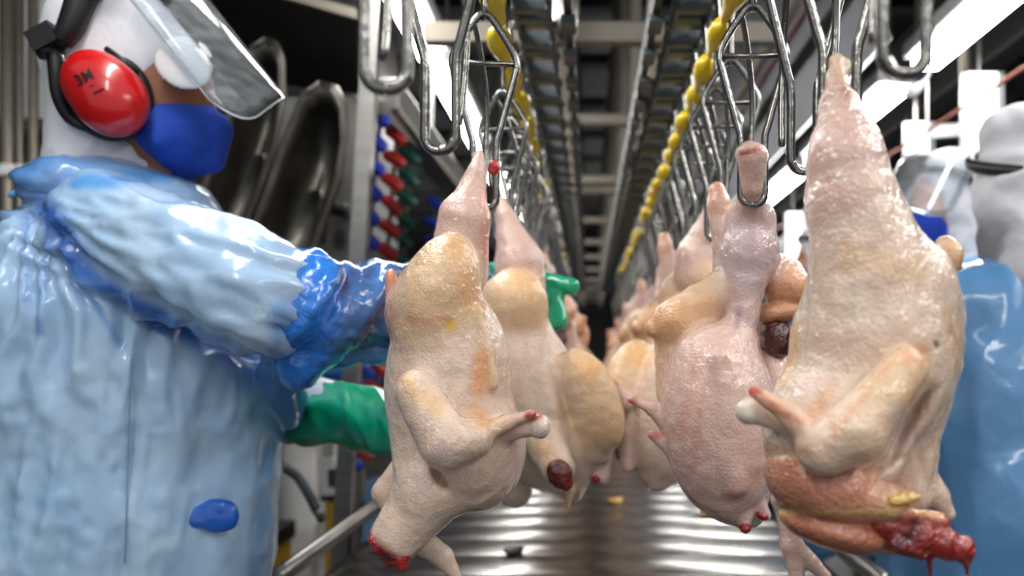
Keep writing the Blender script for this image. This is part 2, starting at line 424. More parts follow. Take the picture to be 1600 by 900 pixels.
# ------------------------------------------------------------------ conveyor
BZ = 0.85
cv = root('conveyor', (0, 1.0, 0), 'wide wet stainless steel slat conveyor running beneath the two hanging lines', 'conveyor')
sl = MB().box((-0.47, 0, BZ-0.012), (0.44, 0.151, BZ), 0.003).build('slat', M['belt'], cv, (0, 0, 0), True)
smooth_by_angle(sl, 30)
sl.location = (0, 1.46-1.0, 0)
for i in range(1, 50):
    c = sl.copy(); COL.objects.link(c); c.parent = cv
    c.location = (0, 1.46-1.0+i*0.155, random.uniform(-0.0005, 0.0005)); c.rotation_euler = (random.gauss(0, 0.0006), random.gauss(0, 0.0006), 0)
for x, z, r in ((-0.505, BZ+0.035, 0.016), (-0.49, BZ-0.04, 0.02), (0.475, BZ+0.03, 0.016), (0.46, BZ-0.04, 0.02)):
    MB().tube([(x, 1.44, z), (x, 9, z)], r, 12).build('side_rail', M['steel'], cv, (0, 0, 0), True)
for y in (1.6, 3.0, 4.7, 6.4, 8.1):
    for x in (-0.50, 0.47): MB().box((x-0.02, y-0.02, 0), (x+0.02, y+0.02, BZ-0.03)).build('leg', M['steel'], cv, (0, 0, 0))
    MB().box((-0.48, y-0.02, BZ-0.09), (0.45, y+0.02, BZ-0.05)).build('cross_member', M['steel'], cv, (0, 0, 0))

# ------------------------------------------------------------------ overhead chains
LX, RX = -0.113, 0.172
CHZ = CZ+0.50
def chain(x, label, y0, n):
    t = root('overhead_chain', (x, y0, CHZ), label, 'chain')
    first = None
    for i in range(n):
        if first is None:
            m = MB(); w = 0.024
            for s in (-1, 1):       # two dog-bone side plates
                xs = x+s*w
                m.box((xs-0.004, y0-0.002, CHZ-0.020), (xs+0.004, y0+0.042, CHZ+0.020), 0.003)
                m.box((xs-0.003, y0+0.040, CHZ-0.012), (xs+0.003, y0+0.108, CHZ+0.012), 0.002)
                m.box((xs-0.004, y0+0.104, CHZ-0.020), (xs+0.004, y0+0.142, CHZ+0.020), 0.003)
            m.box((x-w, y0+0.008, CHZ-0.016), (x+w, y0+0.030, CHZ+0.010), 0.003)
            m.box((x-w, y0+0.114, CHZ-0.016), (x+w, y0+0.134, CHZ+0.010), 0.003)
            first = m.build('chain_link', M['chain'], t, (x, y0, CHZ)); o = first
            pin = MB().tube([(x-0.034, y0+0.072, CHZ), (x+0.034, y0+0.072, CHZ)], 0.007, 10).build('pin', M['steel'], first, (x, y0, CHZ), True)
        else:
            o = first.copy(); COL.objects.link(o); o.parent = t; o.location = (0, i*0.145, 0)
            q = pin.copy(); COL.objects.link(q); q.parent = o
    return t
chain(-0.082, 'dark grey overhead conveyor chain above the left-hand row of shackles', 0.72, 46)
chain(0.150, 'dark grey overhead conveyor chain above the right-hand row of shackles', 0.72, 46)
for x, lab in ((-0.082, 'dark guide track beside the left overhead chain'), (0.105, 'dark toothed guide track left of the right overhead chain')):
    t = root('guide_track', (x, 0.7, CHZ), lab, 'track')
    s = 1 if x < 0 else -1
    xx = -0.030 if x < 0 else 0.098
    MB().box((xx-0.006, 0.7, CHZ-0.01), (xx+0.006, 7.5, CHZ+0.035), 0.002).build('track_bar', M['dark'], t)
    f = None
    for i in range(44):
        if f is None: f = MB().box((xx-0.011, 0.72, CHZ-0.022), (xx+0.011, 0.775, CHZ-0.008), 0.003).build('track_tooth', M['chain'], t, (xx, 0.72, CHZ))
        else:
            c = f.copy(); COL.objects.link(c); c.parent = t; c.location = (xx-x, 0.02+i*0.145, 0)
# yellow sleeve chains at the shackle tops
def yellow_chain(x, z, label, y0, n, gap):
    t = root('yellow_chain', (x, y0, z), label, 'chain')
    prof = [(0, 0.003), (0.012, 0.006), (0.022, 0.0145), (0.05, 0.0165), (0.075, 0.013), (0.10, 0.009), (0.128, 0.007), (0.145, 0.003)]
    f = MB().tube([(x, y0+a*0.145/0.145, z) for a, r in prof], [r for a, r in prof], 10).build('yellow_link', M['yellow'], t, (x, y0, z), True)
    for i in range(1, n):
        if i in gap: continue
        c = f.copy(); COL.objects.link(c); c.parent = t
        c.location = (random.uniform(-0.003, 0.003), i*0.145, random.uniform(-0.004, 0.004)); c.rotation_euler = (random.uniform(-.05, .05), random.uniform(-1, 1), 0)
    return t
yellow_chain(RX-0.004, CZ+0.405, 'bright yellow sleeved chain along the tops of the right-hand shackles', 0.80, 26, {14, 18, 21, 23})
yellow_chain(LX+0.002, CZ+0.395, 'bright yellow sleeved chain along the tops of the left-hand shackles', 0.80, 22, {8, 11, 13, 16, 18, 19})

# ------------------------------------------------------------------ shackles
UZ = CZ+0.148
def shackle_parts(t, ox, oy):
    """frame in the plane y = oy, bottom of the slots at UZ"""
    def q(u, v): return (ox+u, oy, UZ+v)
    r = 0.0034
    half = [(0.0, 0.0), (0.006, 0.0012), (0.0105, 0.006), (0.012, 0.014), (0.012, 0.064), (0.016, 0.082), (0.030, 0.134), (0.033, 0.148), (0.029, 0.164), (0.008, 0.196), (0.0, 0.20)]
    pts = [q(u, v) for u, v in half]+[q(-u, v) for u, v in half[::-1][1:]]
    MB().tube(pts, 0.0038, 8, 4).build('wire_loop', M['wire'], t, (ox, oy, UZ), True)
    MB().tube([q(-0.033, 0.150), q(0.033, 0.150)], 0.0030, 8).build('crossbar', M['wire'], t, (ox, oy, UZ), True)
    MB().tube([q(-0.012, 0.196), (ox-.004, oy+.02, UZ+.17), (ox+.004, oy+.045, UZ+.12), (ox+.002, oy+.045, UZ+.06), (ox, oy+.04, UZ+.03)], 0.0030, 8, 3).build('rear_prong', M['wire'], t, (ox, oy, UZ), True)
    MB().tube([q(0, 0.195), q(0, 0.25), q(0.004, 0.28), q(0, 0.335)], 0.0038, 8, 3).build('hanger_rod', M['wire'], t, (ox, oy, UZ), True)
sh0 = root('shackle', (0, 0, UZ), 'x', 'shackle')
shackle_parts(sh0, 0, 0)
used = [False]
def shackle(x, y, rz, label, group):
    o = sh0 if not used[0] else copy_tree(sh0)
    used[0] = True
    o.location = (x, y, UZ); o.rotation_euler = (0, 0, rz); tag(o, label, 'shackle', group); return o
GL, GR = 'steel shackles on the left-hand line', 'steel shackles on the right-hand line'
def slot_at(px, d, side, rz=0.0):
    x = (px-VX)*d/F; return x, d
near = [(602, 0.505, 1, 0.25, 'empty blurred steel shackle hanging nearest the camera at the upper left', GL),
        (688, 0.66, -1, -0.2, 'empty steel shackle hanging between the nearest one and the sharp left chicken', GL),
        (757, 0.925, -1, 0.15, 'steel shackle gripping the leg of the sharp left chicken', GL),
        (786, 1.20, 1, -0.3, 'steel shackle gripping the second chicken on the left line', GL),
        (1413, 0.476, 1, 0.1, 'empty blurred steel shackle nearest the camera at the upper right', GR),
        (1312, 0.642, 1, -0.12, 'steel shackle gripping the large front right chicken', GR),
        (1256, 0.735, -1, 0.25, 'empty steel shackle just left of the front right chicken\'s leg', GR),
        (1176, 0.902, 1, -0.08, 'steel shackle with a hock knob caught in its slot, holding the second right chicken', GR)]
for px, d, sd, rz, lab, g in near:
    x, y = slot_at(px, d, sd, rz); shackle(x, y, rz, lab, g)
for side, X, g, y0 in (('left', LX, GL, 1.34), ('right', RX, GR, 1.07)):
    for i in range(40):
        y = y0+i*0.115
        lab = (f'{ordn[i]} steel shackle behind the {"second chicken" if side == "left" else "knob-gripping shackle"} on the {side} line' if i < 14
               else f'far blurred steel shackle on the {side}-hand line near the vanishing point')
        shackle(X+random.uniform(-.006, .006), y, random.uniform(-0.5, 0.5), lab, g)

# ------------------------------------------------------------------ chickens
SK, PK, YE, OR, LV, WH = (220,200,184), (216,186,176), (224,194,156), (218,158,116), (196,176,178), (236,228,218)
RD, DR, MT = (150,22,20), (96,12,12), (200,140,114)
def chick_disp(seed):
    def f(v, n):
        w = v+seed
        a = fbm(w*26)*0.0026
        b = ridge(w*np.array([60, 60, 48]))*0.0006
        return a+b
    return f
def chicken(name_label, hang, prims, marks, h, seed, group, meat=()):
    v, f = nets(prims, h)
    n = normals(v, f); v = v+n*chick_disp(seed)(v, n)[:, None]
    cols = spots(v, prim_cols(v, prims, 0.006), marks, 0.6)
    t = root('chicken', hang, name_label, 'chicken', group)
    obj('carcass', v, f, M['skin'], t, hang, True, cols)
    for nm, pr, hh, mk, lab in meat:
        o = blob(nm, pr, hh, M['meat'], t, hang, 0.003, (lambda v, n: fbm(v*60)*0.0012) if nm == 'breast_meat' else (lambda v, n: fbm(v*160)*0.0018+fbm(v*60)*0.002), mk)
        if lab: o['label'] = lab
    return t
GCL, GCR = 'plucked chickens on the left-hand line', 'plucked chickens on the right-hand line'

d = 0.90
L1p = [ell((702,595,d+.01),(98,150,.062),0,14,SK), ell((732,690,d+.005),(88,108,.056),-14,20,SK),
       ell((684,458,d-.020),(60,96,.040),20,34,YE), ell((640,470,d-.005),(32,60,.03),22,14,OR),
       cone((642,650,d),(662,765,d-.01),34,46,18,SK), cone((680,765,d-.005),(620,836,d-.01),54,42,16,SK),
       ell((588,888,d-.02),(66,37,.06),33,5,SK,True), cone((748,490,d-.03),(772,600,d-.036),8,7,16,YE),
       cone((650,612,d-.054),(698,692,d-.064),34,42,4,SK), cone((698,692,d-.064),(738,686,d-.060),40,32,6,SK), cone((738,684,d-.056),(790,660,d-.050),21,12,8,YE), cone((790,660,d-.05),(830,648,d-.047),12,6,6,PK),
       cone((770,676,d-.03),(822,668,d-.035),22,14,10,PK), ell((843,667,d-.036),(17,19,.011),0,6,WH),
       cone((640,730,d+.045),(604,768,d+.045),28,22,10,SK), cone((604,768,d+.045),(618,800,d+.04),20,18,10,SK),
       cone((648,838,d+.03),(690,868,d+.03),24,14,10,SK), cone((690,868,d+.03),(718,908,d+.03),14,7,8,SK),
       ell((684,750,d-.046),(10,24,.026),-35,6,SK,True), ell((646,690,d-.046),(6,50,.014),-22,14,SK,True), ell((745,790,d-.046),(5,46,.012),62,16,SK,True), cone((610,430,d+.02),(616,470,d+.02),10,14,8,OR),
       cone((748,243,d+.018),(744,272,d+.012),10,15,3,PK), cone((744,272,d+.012),(726,340,d+.006),16,37,6,PK), cone((726,340,d+.006),(714,425,d+.01),39,47,5,PK)]
L1m = [((715,390),(740,470),22,(226,176,120),.7), ((752,560),(750,610),16,(222,150,80),.75), ((704,505),(706,512),9,(235,190,60),.8), ((640,605),(690,640),16,(232,190,130),.6),
       ((740,640),(760,655),14,(224,160,90),.6), ((760,300),(762,400),12,(216,120,90),.55), ((640,500),(700,500),8,(205,130,110),.5), ((625,590),(640,590),10,(230,180,110),.6),
       ((660,760),(690,700),14,(190,168,168),.6), ((826,649),(840,648),8,(170,20,24),.95), ((575,838),(632,882),9,(170,60,46),.6), ((700,650),(720,600),10,(236,222,206),.5)]
L1meat = [('neck_stump', [ell((608,853,d-.012),(38,13,.022),33,6,RD), cone((584,844,d-.026),(592,858,d-.026),9,9,5,RD), cone((606,862,d-.02),(614,876,d-.02),12,10,6,DR), cone((630,868,d-.022),(628,886,d-.022),12,9,6,(176,40,34)), cone((590,850,d-.005),(608,878,d-.005),12,9,6,RD)], .0016, [((590,846),(592,850),7,(70,10,10),.9), ((606,872),(606,876),5,(60,8,8),.9)], 'dark red cut neck'),
          ('leg_stump', [ell((773,262,d+.025),(9,12,.008),0,4,(190,30,36))], .0016, None, 'red cut leg end')]
L1 = chicken('sharp plucked chicken nearest the camera on the left line, bloody neck stump at lower left', P(757,320,d+.02), L1p, L1m, .0021, 0.0, GCL, L1meat)

d = 1.18
L2p = [ell((818,610,d),(76,150,.062),-10,16,SK), ell((862,655,d),(74,125,.06),-14,20,SK), ell((790,540,d),(48,80,.05),-8,14,SK), ell((803,472,d-.026),(52,50,.036),0,26,YE),
       ell((924,625,d-.036),(44,86,.030),-22,16,YE), cone((905,660,d-.03),(930,700,d-.02),30,28,10,SK),
       cone((880,690,d),(892,765,d),44,20,14,SK), cone((846,685,d-.05),(872,735,d-.075),34,27,10,SK), ell((882,752,d-.1),(20,16,.02),-35,5,SK,True),
       cone((800,690,d+.02),(804,765,d+.025),32,28,12,SK), cone((890,765,d-.03),(886,800,d-.03),9,3,6,YE),
       cone((935,670,d-.01),(946,690,d-.01),18,14,8,SK), cone((946,690,d-.01),(940,745,d-.01),13,13,6,PK),
       cone((955,640,d),(982,612,d),16,9,8,PK), ell((884,640,d-.058),(6,48,.010),-18,18,SK,True), cone((760,490,d+.02),(754,540,d+.02),20,26,10,SK),
       cone((784,314,d+.015),(790,338,d+.01),7,14,3,PK), cone((790,338,d+.01),(812,410,d+.004),14,37,6,PK), cone((812,410,d+.004),(814,445,d+.006),37,40,5,PK)]
L2m = [((800,440),(820,445),26,(232,190,130),.7), ((915,570),(925,575),18,(232,180,110),.7), ((892,610),(896,650),12,(204,188,186),.35), ((880,640),(910,690),14,(206,180,120),.5),
       ((978,612),(990,610),8,(176,30,36),.8), ((830,560),(860,600),16,(212,186,176),.6), ((845,690),(860,720),14,(228,176,120),.5)]
L2meat = [('neck_stump', [ell((874,741,d-.092),(21,24,.014),-25,5,DR), ell((882,754,d-.092),(14,14,.012),0,5,RD)], .0022, [((866,732),(868,734),6,(60,8,10),.9)], 'dark red cut neck'),
          ('wing_stump', [ell((932,748,d-.012),(9,8,.01),0,4,RD)], .002, None, 'red cut wing end')]
L2 = chicken('second plucked chicken on the left line with a green glove behind its leg', P(786,375,d+.015), L2p, L2m, .0026, 3.0, GCL, L2meat)

d = 0.62
R1p = [ell((1308,98,d+.02),(15,15,.007),0,5,(226,204,160)), ell((1322,103,d+.02),(9,12,.006),0,4,WH), cone((1308,118,d+.018),(1309,165,d+.010),17,27,8,(200,168,146)), cone((1309,165,d+.01),(1322,255,d),28,58,12,PK),
       cone((1318,240,d),(1326,330,d),56,60,14,PK), cone((1335,320,d),(1362,430,d),72,96,16,SK),
       ell((1368,545,d+.012),(128,190,.058),4,20,SK), ell((1306,672,d+.006),(112,128,.056),10,24,SK), cone((1440,500,d),(1424,720,d),54,40,20,SK),
       cone((1400,700,d),(1420,770,d),50,36,14,SK), ell((1436,452,d+.005),(50,80,.04),-20,16,SK),
       cone((1412,577,d-.050),(1335,676,d-.058),36,50,4,YE), cone((1335,676,d-.058),(1288,700,d-.054),50,44,7,SK), cone((1288,694,d-.05),(1236,652,d-.046),34,19,8,SK), cone((1236,650,d-.046),(1176,612,d-.04),19,8,7,(226,180,140)),
       ell((1168,643,d-.028),(18,19,.009),0,5,WH), cone((1176,643,d-.028),(1222,655,d-.02),14,22,10,WH),
       cone((1432,735,d),(1462,775,d),26,20,8,SK), cone((1462,775,d),(1480,802,d),18,13,7,SK),
       ell((1480,398,d+.02),(17,30,.016),-10,5,YE), cone((1488,415,d+.015),(1504,419,d+.015),5,2,3,(236,200,150)),
       cone((1222,780,d+.07),(1236,850,d+.07),15,12,8,PK), cone((1236,850,d+.07),(1246,905,d+.07),16,12,8,PK), cone((1240,852,d+.07),(1290,900,d+.07),14,10,8,PK), cone((1250,760,d+.04),(1222,780,d+.07),22,15,8,PK),
       ell((1424,664,d-.036),(10,62,.016),30,18,SK,True), ell((1376,732,d-.038),(7,40,.016),62,16,SK,True), ell((1466,524,d-.02),(8,24,.012),-15,14,SK,True), ell((1448,735,d-.028),(6,42,.012),-12,14,SK,True)]
R1m = [((1240,520),(1225,590),16,(230,186,120),.65), ((1330,400),(1420,420),30,(226,190,140),.5), ((1270,650),(1300,600),12,(214,160,120),.5), ((1420,560),(1440,550),16,(228,160,120),.6),
       ((1300,680),(1390,570),9,(214,140,100),.35), ((1172,608),(1184,612),9,(190,30,34),.9), ((1190,622),(1250,660),7,(200,110,80),.7), ((1400,640),(1420,690),16,(190,170,172),.6),
       ((1300,300),(1330,300),30,(206,168,160),.5), ((1195,700),(1260,705),9,(206,150,110),.7), ((1480,490),(1500,560),9,(196,160,120),.6), ((1462,535),(1464,540),5,(120,20,20),.8), ((1320,140),(1322,150),8,(150,100,90),.6)]
R1meat = [('breast_meat', [ell((1288,752,d-.002),(94,70,.052),20,12,MT), ell((1350,775,d-.012),(70,40,.040),12,14,(206,156,124)), ell((1305,822,d-.004),(88,36,.042),13,6,(184,118,92)), cone((1350,835,d-.014),(1415,846,d-.022),28,24,10,(196,140,120))], .0018,
           [((1215,800),(1400,800),6,(226,196,130),.8), ((1200,706),(1260,720),4,(226,200,150),.7), ((1250,800),(1400,840),12,(150,84,62),.6), ((1230,730),(1300,760),26,(186,118,94),.6)], 'bare pinkish breast meat'),
          ('neck_stump', [cone((1380,812,d-.03),(1440,836,d-.034),30,28,8,(140,40,36)), cone((1440,836,d-.034),(1500,858,d-.036),27,22,8,RD), ell((1506,852,d-.036),(16,18,.008),0,5,(170,48,48)), cone((1508,868,d-.036),(1511,897,d-.036),7,3,4,DR), cone((1452,862,d-.036),(1454,905,d-.036),8,3,4,DR), cone((1395,800,d-.04),(1470,815,d-.036),12,14,6,(186,110,96)), cone((1400,850,d-.04),(1440,868,d-.04),14,10,6,DR)], .0015,
           [((1430,820),(1400,870),12,(80,8,10),.9), ((1420,796),(1470,806),7,(222,176,120),.8), ((1480,845),(1490,860),6,(110,16,16),.8)], 'bloody red neck end'),
          ('fat_lump', [ell((1395,782,d-.045),(24,10,.008),0,4,(230,190,110)), ell((1420,776,d-.043),(18,10,.008),0,4,(232,200,130))], .0015, None, 'yellow fat lump')]
R1 = chicken('large sharp plucked chicken at the front right with bare breast meat and bloody neck', P(1312,213,d+.022), R1p, R1m, .0017, 6.0, GCR, R1meat)

d = 0.93
R2p = [ell((1174,240,d-.042),(23,15,.014),0,4,PK), cone((1175,246,d-.042),(1175,292,d-.030),23,17,6,PK), cone((1175,292,d-.030),(1173,345,d+.012),15,34,8,PK), cone((1173,345,d+.012),(1172,395,d+.012),38,44,12,LV), cone((1172,395,d+.01),(1160,495,d),43,21,12,LV), cone((1160,495,d),(1142,575,d),21,48,18,PK),
       ell((1126,660,d),(92,158,.062),-8,22,PK), cone((1150,735,d),(1168,798,d),58,28,18,PK), cone((1124,560,d-.055),(1150,760,d-.052),10,12,24,PK),
       cone((1119,296,d+.04),(1122,320,d+.04),13,16,6,OR), cone((1122,320,d+.04),(1150,420,d+.04),17,34,10,PK), cone((1150,420,d+.04),(1150,470,d+.03),34,34,10,SK),
       cone((1128,455,d+.02),(1058,502,d+.02),34,36,10,YE), cone((1058,502,d+.02),(1022,514,d+.02),34,14,9,OR), cone((1062,520,d+.035),(1060,610,d+.035),40,34,14,YE),
       ell((1228,446,d+.03),(46,34,.03),30,8,OR), cone((1196,410,d+.025),(1232,428,d+.03),20,24,10,PK), ell((1222,486,d+.028),(42,18,.02),-8,7,OR),
       cone((1200,560,d+.04),(1214,600,d+.03),22,22,14,PK), cone((1208,500,d+.05),(1214,580,d+.05),26,24,10,PK),
       cone((1050,668,d),(1020,640,d),16,10,8,PK), cone((1020,640,d),(986,626,d),9,6,6,PK), cone((1048,700,d),(1019,679,d),12,7,8,PK),
       cone((1128,792,d-.01),(1094,806,d-.01),11,5,6,YE), cone((1165,805,d-.02),(1165,822,d-.02),14,9,6,PK), cone((1185,790,d-.02),(1197,806,d-.02),14,9,6,LV)]
R2m = [((1090,560),(1062,680),10,(206,150,140),.5), ((1156,480),(1152,510),6,(150,110,150),.5), ((1165,360),(1168,430),20,(176,156,170),.5), ((1040,505),(1100,470),16,(230,176,120),.5), ((1100,600),(1085,720),8,(202,140,130),.45),
       ((978,622),(990,627),8,(180,30,40),.9), ((1158,240),(1190,232),5,(150,20,20),.9), ((1030,680),(1016,678),7,(196,90,90),.7), ((1180,740),(1150,770),18,(200,150,140),.5)]
R2meat = [('body_cavity', [ell((1212,528,d+.032),(26,34,.024),-10,4,(74,20,24))], .0025, None, 'dark red open body cavity'),
          ('neck_stump', [ell((1164,824,d-.024),(9,8,.008),0,4,RD), ell((1190,806,d-.026),(12,7,.008),30,4,RD)], .0018, None, 'red cut neck tips')]
R2 = chicken('plump pinkish chicken hanging breast first, second on the right line', P(1176,325,d), R2p, R2m, .0022, 9.0, GCR, R2meat)

far_r = [1.22, 1.46, 1.72, 2.0, 2.28, 2.57, 2.86, 3.2, 3.55, 4.0, 4.5, 5.1]
far_l = [1.5, 1.78, 2.07, 2.36, 2.65, 2.95, 3.3, 3.7, 4.2, 4.8]
for side, X, lst, srcs, g in (('right', RX, far_r, (L2, R2, L1), GCR), ('left', LX, far_l, (L2, R2, L1), GCL)):
    for i, y in enumerate(lst):
        src = srcs[i % 3]; c = copy_tree(src)
        c.location = (X+random.uniform(-.01, .01), y, UZ+random.uniform(-.01, .02)); c.rotation_euler = (0, 0, random.uniform(-0.9, 0.9)+(math.pi if random.random() < .35 else 0))
        s = random.uniform(0.92, 1.05); c.scale = (s, s, s)
        nth = ordn[i+2]
        tag(c, f'blurred plucked chicken, {nth} from the camera on the {side} line', 'chicken', g)

# ------------------------------------------------------------------ worker at the left
W1 = root('person', (-0.72, 1.22, 0), 'worker in light blue plastic gown with red ear muffs and face shield, reaching right', 'person')
HS = (142, 88, 58); WT = (214, 214, 220); PN = (224, 224, 224)
b1 = [ell((205,110,1.2),(104,140,.076),0,14,HS), ell((258,160,1.2),(74,105,.066),0,14,HS), cone((318,160,1.2),(332,205,1.2),12,17,10,HS), ell((266,225,1.2),(58,52,.055),0,14,HS),
      cone((175,215,1.2),(165,330,1.21),62,78,20,HS), ell((205,480,1.22),(140,220,.17),0,30,WT), cone((195,640,1.22),(185,860,1.22),150,150,30,WT),
      cone((190,380,1.07),(420,468,1.03),60,56,20,WT), cone((420,468,1.03),(600,474,1.10),54,46,14,WT), cone((600,474,1.10),(745,446,1.27),44,32,12,WT), ell((800,452,1.285),(48,34,.018),0,10,HS),
      cone((215,400,1.38),(380,600,1.44),58,48,20,WT), cone((380,600,1.44),(590,655,1.24),46,38,14,WT), cone((590,655,1.24),(690,690,1.12),36,30,10,WT),
      coneW((-.74,1.13,.88),(-.76,1.12,.48),.095,.07,.03,PN), coneW((-.76,1.12,.48),(-.78,1.12,.10),.068,.055,.02,PN), coneW((-.78,1.12,.05),(-.64,1.10,.045),.05,.045,.02,WT),
      coneW((-.74,1.31,.88),(-.78,1.32,.48),.095,.07,.03,PN), coneW((-.78,1.32,.48),(-.80,1.32,.10),.068,.055,.02,PN), coneW((-.80,1.32,.05),(-.66,1.33,.045),.05,.045,.02,WT)]
blob('body', b1, .009, M['human'], W1, soft=.006, marks=[((286,132),(300,130),10,(60,34,24),.8)])
# hood of white cloth
hood = [ell((192,88,1.2),(118,150,.090),0,10,(226,226,232)), cone((160,190,1.2),(150,262,1.2),80,72,20,(222,222,228)), cone((140,240,1.2),(200,262,1.19),50,50,10,(222,222,228)),
        ell((318,196,1.2),(88,88,.13),0,6,WT,True)]
def hood_d(v, n):
    q = proj(v); return ridge(np.c_[(q[:, 0]+q[:, 1]*.5)/34, v[:, 1]*12, (q[:, 1]-q[:, 0]*.4)/120])*0.0035*np.clip((q[:, 1]-150)/80, 0.15, 1)
blob('hood', hood, .0045, M['cloth'], W1, disp=hood_d)
blob('brow_flap', [ell((286,102,1.118),(47,36,.006),25,4,(240,240,240)), ell((292,92,1.128),(44,34,.010),25,4,(240,240,240))], .003, M['cloth'], W1)
mask = [ell((283,215,1.2),(64,58,.072),10,10,(22,66,168)), cone((300,180,1.2),(330,205,1.2),34,28,14,(22,66,168)), cone((330,205,1.2),(328,245,1.2),27,24,14,(16,52,150)), cone((300,250,1.2),(285,262,1.2),24,20,14,(14,46,140)),
        cone((238,180,1.135),(250,215,1.135),12,16,12,(24,72,176))]
blob('face_mask', mask, .0035, M['mask'], W1, disp=lambda v, n: ridge(v*np.array([30, 20, 45]))*.0012)
MB().tube([P(238,192,1.128), P(210,180,1.12)], .0025).build('mask_strap', M['white'], W1, smooth=True)
em = empty('ear_muff', (0, 0, 0)); em.parent = W1; em.location = (-0.0, 0, 0); em['_o'] = W1['_o']; em['label'] = 'red ear muff with black logo'
cup = [ell((158,138,1.10),(52,60,.034),-42,14,(200,14,20)), ell((176,158,1.10),(54,58,.032),-42,14,(200,14,20)), ell((146,128,1.103),(44,50,.026),-42,14,(200,14,20))]
vc, fc = nets(cup, .003)
co = obj('cup', vc, fc, M['red'], em)
cush = [ell((164,146,1.125),(64,76,.016),-42,10,(16,16,16)), ell((172,152,1.128),(64,72,.016),-42,10,(16,16,16))]
vv, ff = nets(cush, .003); obj('cushion', vv, ff, M['black'], em)
MB().tube([P(84,62,1.11), P(88,105,1.105), P(92,150,1.11), P(110,185,1.12), P(142,204,1.125)], [.010, .010, .009, .008, .004], 8, 4).build('arm_bracket', M['black'], em, smooth=True)
MB().tube([P(166,76,1.115), P(214,112,1.115)], .004).build('slider_bar', M['black'], em, smooth=True)
MB().tube([P(90,84,1.09), P(98,88,1.088), P(100,98,1.088)], .002, 6, 3).build('clip_wire', M['wire'], em, smooth=True)
def decal(txt, px, py, size, ang, mat, parent, target):
    cu = bpy.data.curves.new('t', 'FONT'); cu.body = txt; cu.size = 1; cu.align_x = 'CENTER'; cu.align_y = 'CENTER'; cu.offset = 0.02
    to = bpy.data.objects.new('t', cu); COL.objects.link(to); dg = bpy.context.evaluated_depsgraph_get()
    me = bpy.data.meshes.new_from_object(to.evaluated_get(dg)); bpy.data.objects.remove(to)
    bm = bmesh.new(); bm.from_mesh(me); bmesh.ops.triangulate(bm, faces=bm.faces[:])
    bmesh.ops.subdivide_edges(bm, edges=bm.edges[:], cuts=2, use_grid_fill=True)
    pts = []
    for q in bm.verts:
        a = math.radians(ang); x = q.co.x*math.cos(a)-q.co.y*math.sin(a); y = q.co.x*math.sin(a)+q.co.y*math.cos(a)
        pts.append((px+x*size, py-y*size))
    fs = [[q.index for q in f.verts] for f in bm.faces]; bm.free()
    pj = proj(vc); out = []
    for (x, y) in pts:
        m = np.argsort(np.hypot(pj[:, 0]-x, pj[:, 1]-y)+(vc[:, 1] > 1.11)*1e3)[:4]
        out.append(P(x, y, vc[m][:, 1].mean()-0.0015))
    o = obj('logo', out, fs, mat, parent, None, False); o['label'] = 'black lettering'
decal('3M', 131, 121, 24, 28, M['black'], em, co)
MB().tube([P(138,137,1.066), P(146,133,1.065)], .0008).build('small_print', M['black'], em)
MB().tube([P(146,146,1.065), P(162,138,1.064)], .0008).build('small_print', M['black'], em)
# head gear and face shield
hg = empty('head_harness', (0, 0, 0)); hg.parent = W1; hg['_o'] = W1['_o']
MB().tube([P(165,-60,1.13), P(135,-20,1.105), P(112,40,1.10), P(96,66,1.10)], [.016, .018, .016, .012], 10, 4).build('harness_arm', M['black'], hg, smooth=True)
MB().bar(P(56,72,1.10), P(92,52,1.10), .03, .026).build('hinge_block', M['black'], hg)
MB().tube([P(60,62,1.10), P(74,86,1.10)], .011, 10).build('hinge_knob', M['black'], hg, smooth=True)
MB().tube([P(110,20,1.10), P(180,-30,1.10), P(250,-20,1.11), P(262,-24,1.2), P(250,-20,1.29), P(150,-35,1.31)], .010, 8, 4).build('headband', M['black'], hg, smooth=True)
def visor(parent, org, ax_down, ax_fwd, ax_side, length, halfw, bulge, name='visor_sheet', nu=25, nv=15, rnd=0.3):
    org, D, Fw, S = [np.array(q, float) for q in (org, ax_down, ax_fwd, ax_side)]
    vs = []; fs = []
    for j in range(nv):
        for i in range(nu):
            u = -1+2*i/(nu-1); t = j/(nv-1)
            a = u*math.pi*0.5
            L = length*(1-rnd*max(0, (abs(u)-0.45)/0.55)**2.6)
            vs.append(org+D*t*L+Fw*bulge*math.cos(a)+S*halfw*math.sin(a))
    for j in range(nv-1):
        for i in range(nu-1):
            k = j*nu+i; fs.append([k, k+1, k+nu+1, k+nu])
    o = obj(name, vs, fs, M['visor'], parent)
    md = o.modifiers.new('thick', 'SOLIDIFY'); md.thickness = 0.0015
    rim = [vs[j*nu] for j in range(nv)]+[vs[(nv-1)*nu+i] for i in range(nu)]+[vs[j*nu+nu-1] for j in range(nv-1, -1, -1)]
    MB().tube(rim, 0.0016, 6).build('visor_rim', M['visor_edge'], parent, smooth=True)
    return o
fs1 = empty('face_shield', (0, 0, 0)); fs1.parent = W1; fs1['_o'] = W1['_o']; fs1['label'] = 'clear curved face shield'
D1 = np.array([0.62, 0.0, -0.785]); S1 = np.array([-0.10, 0.90, 0.40]); S1 /= np.linalg.norm(S1)
F1 = np.cross(S1, D1); F1 /= np.linalg.norm(F1); F1 = F1 if F1[0] > 0 else -F1
visor(fs1, (P(184,-2,1.105)+P(284,-38,1.30))/2, D1, F1, S1, .228, .108, .040, rnd=.24)

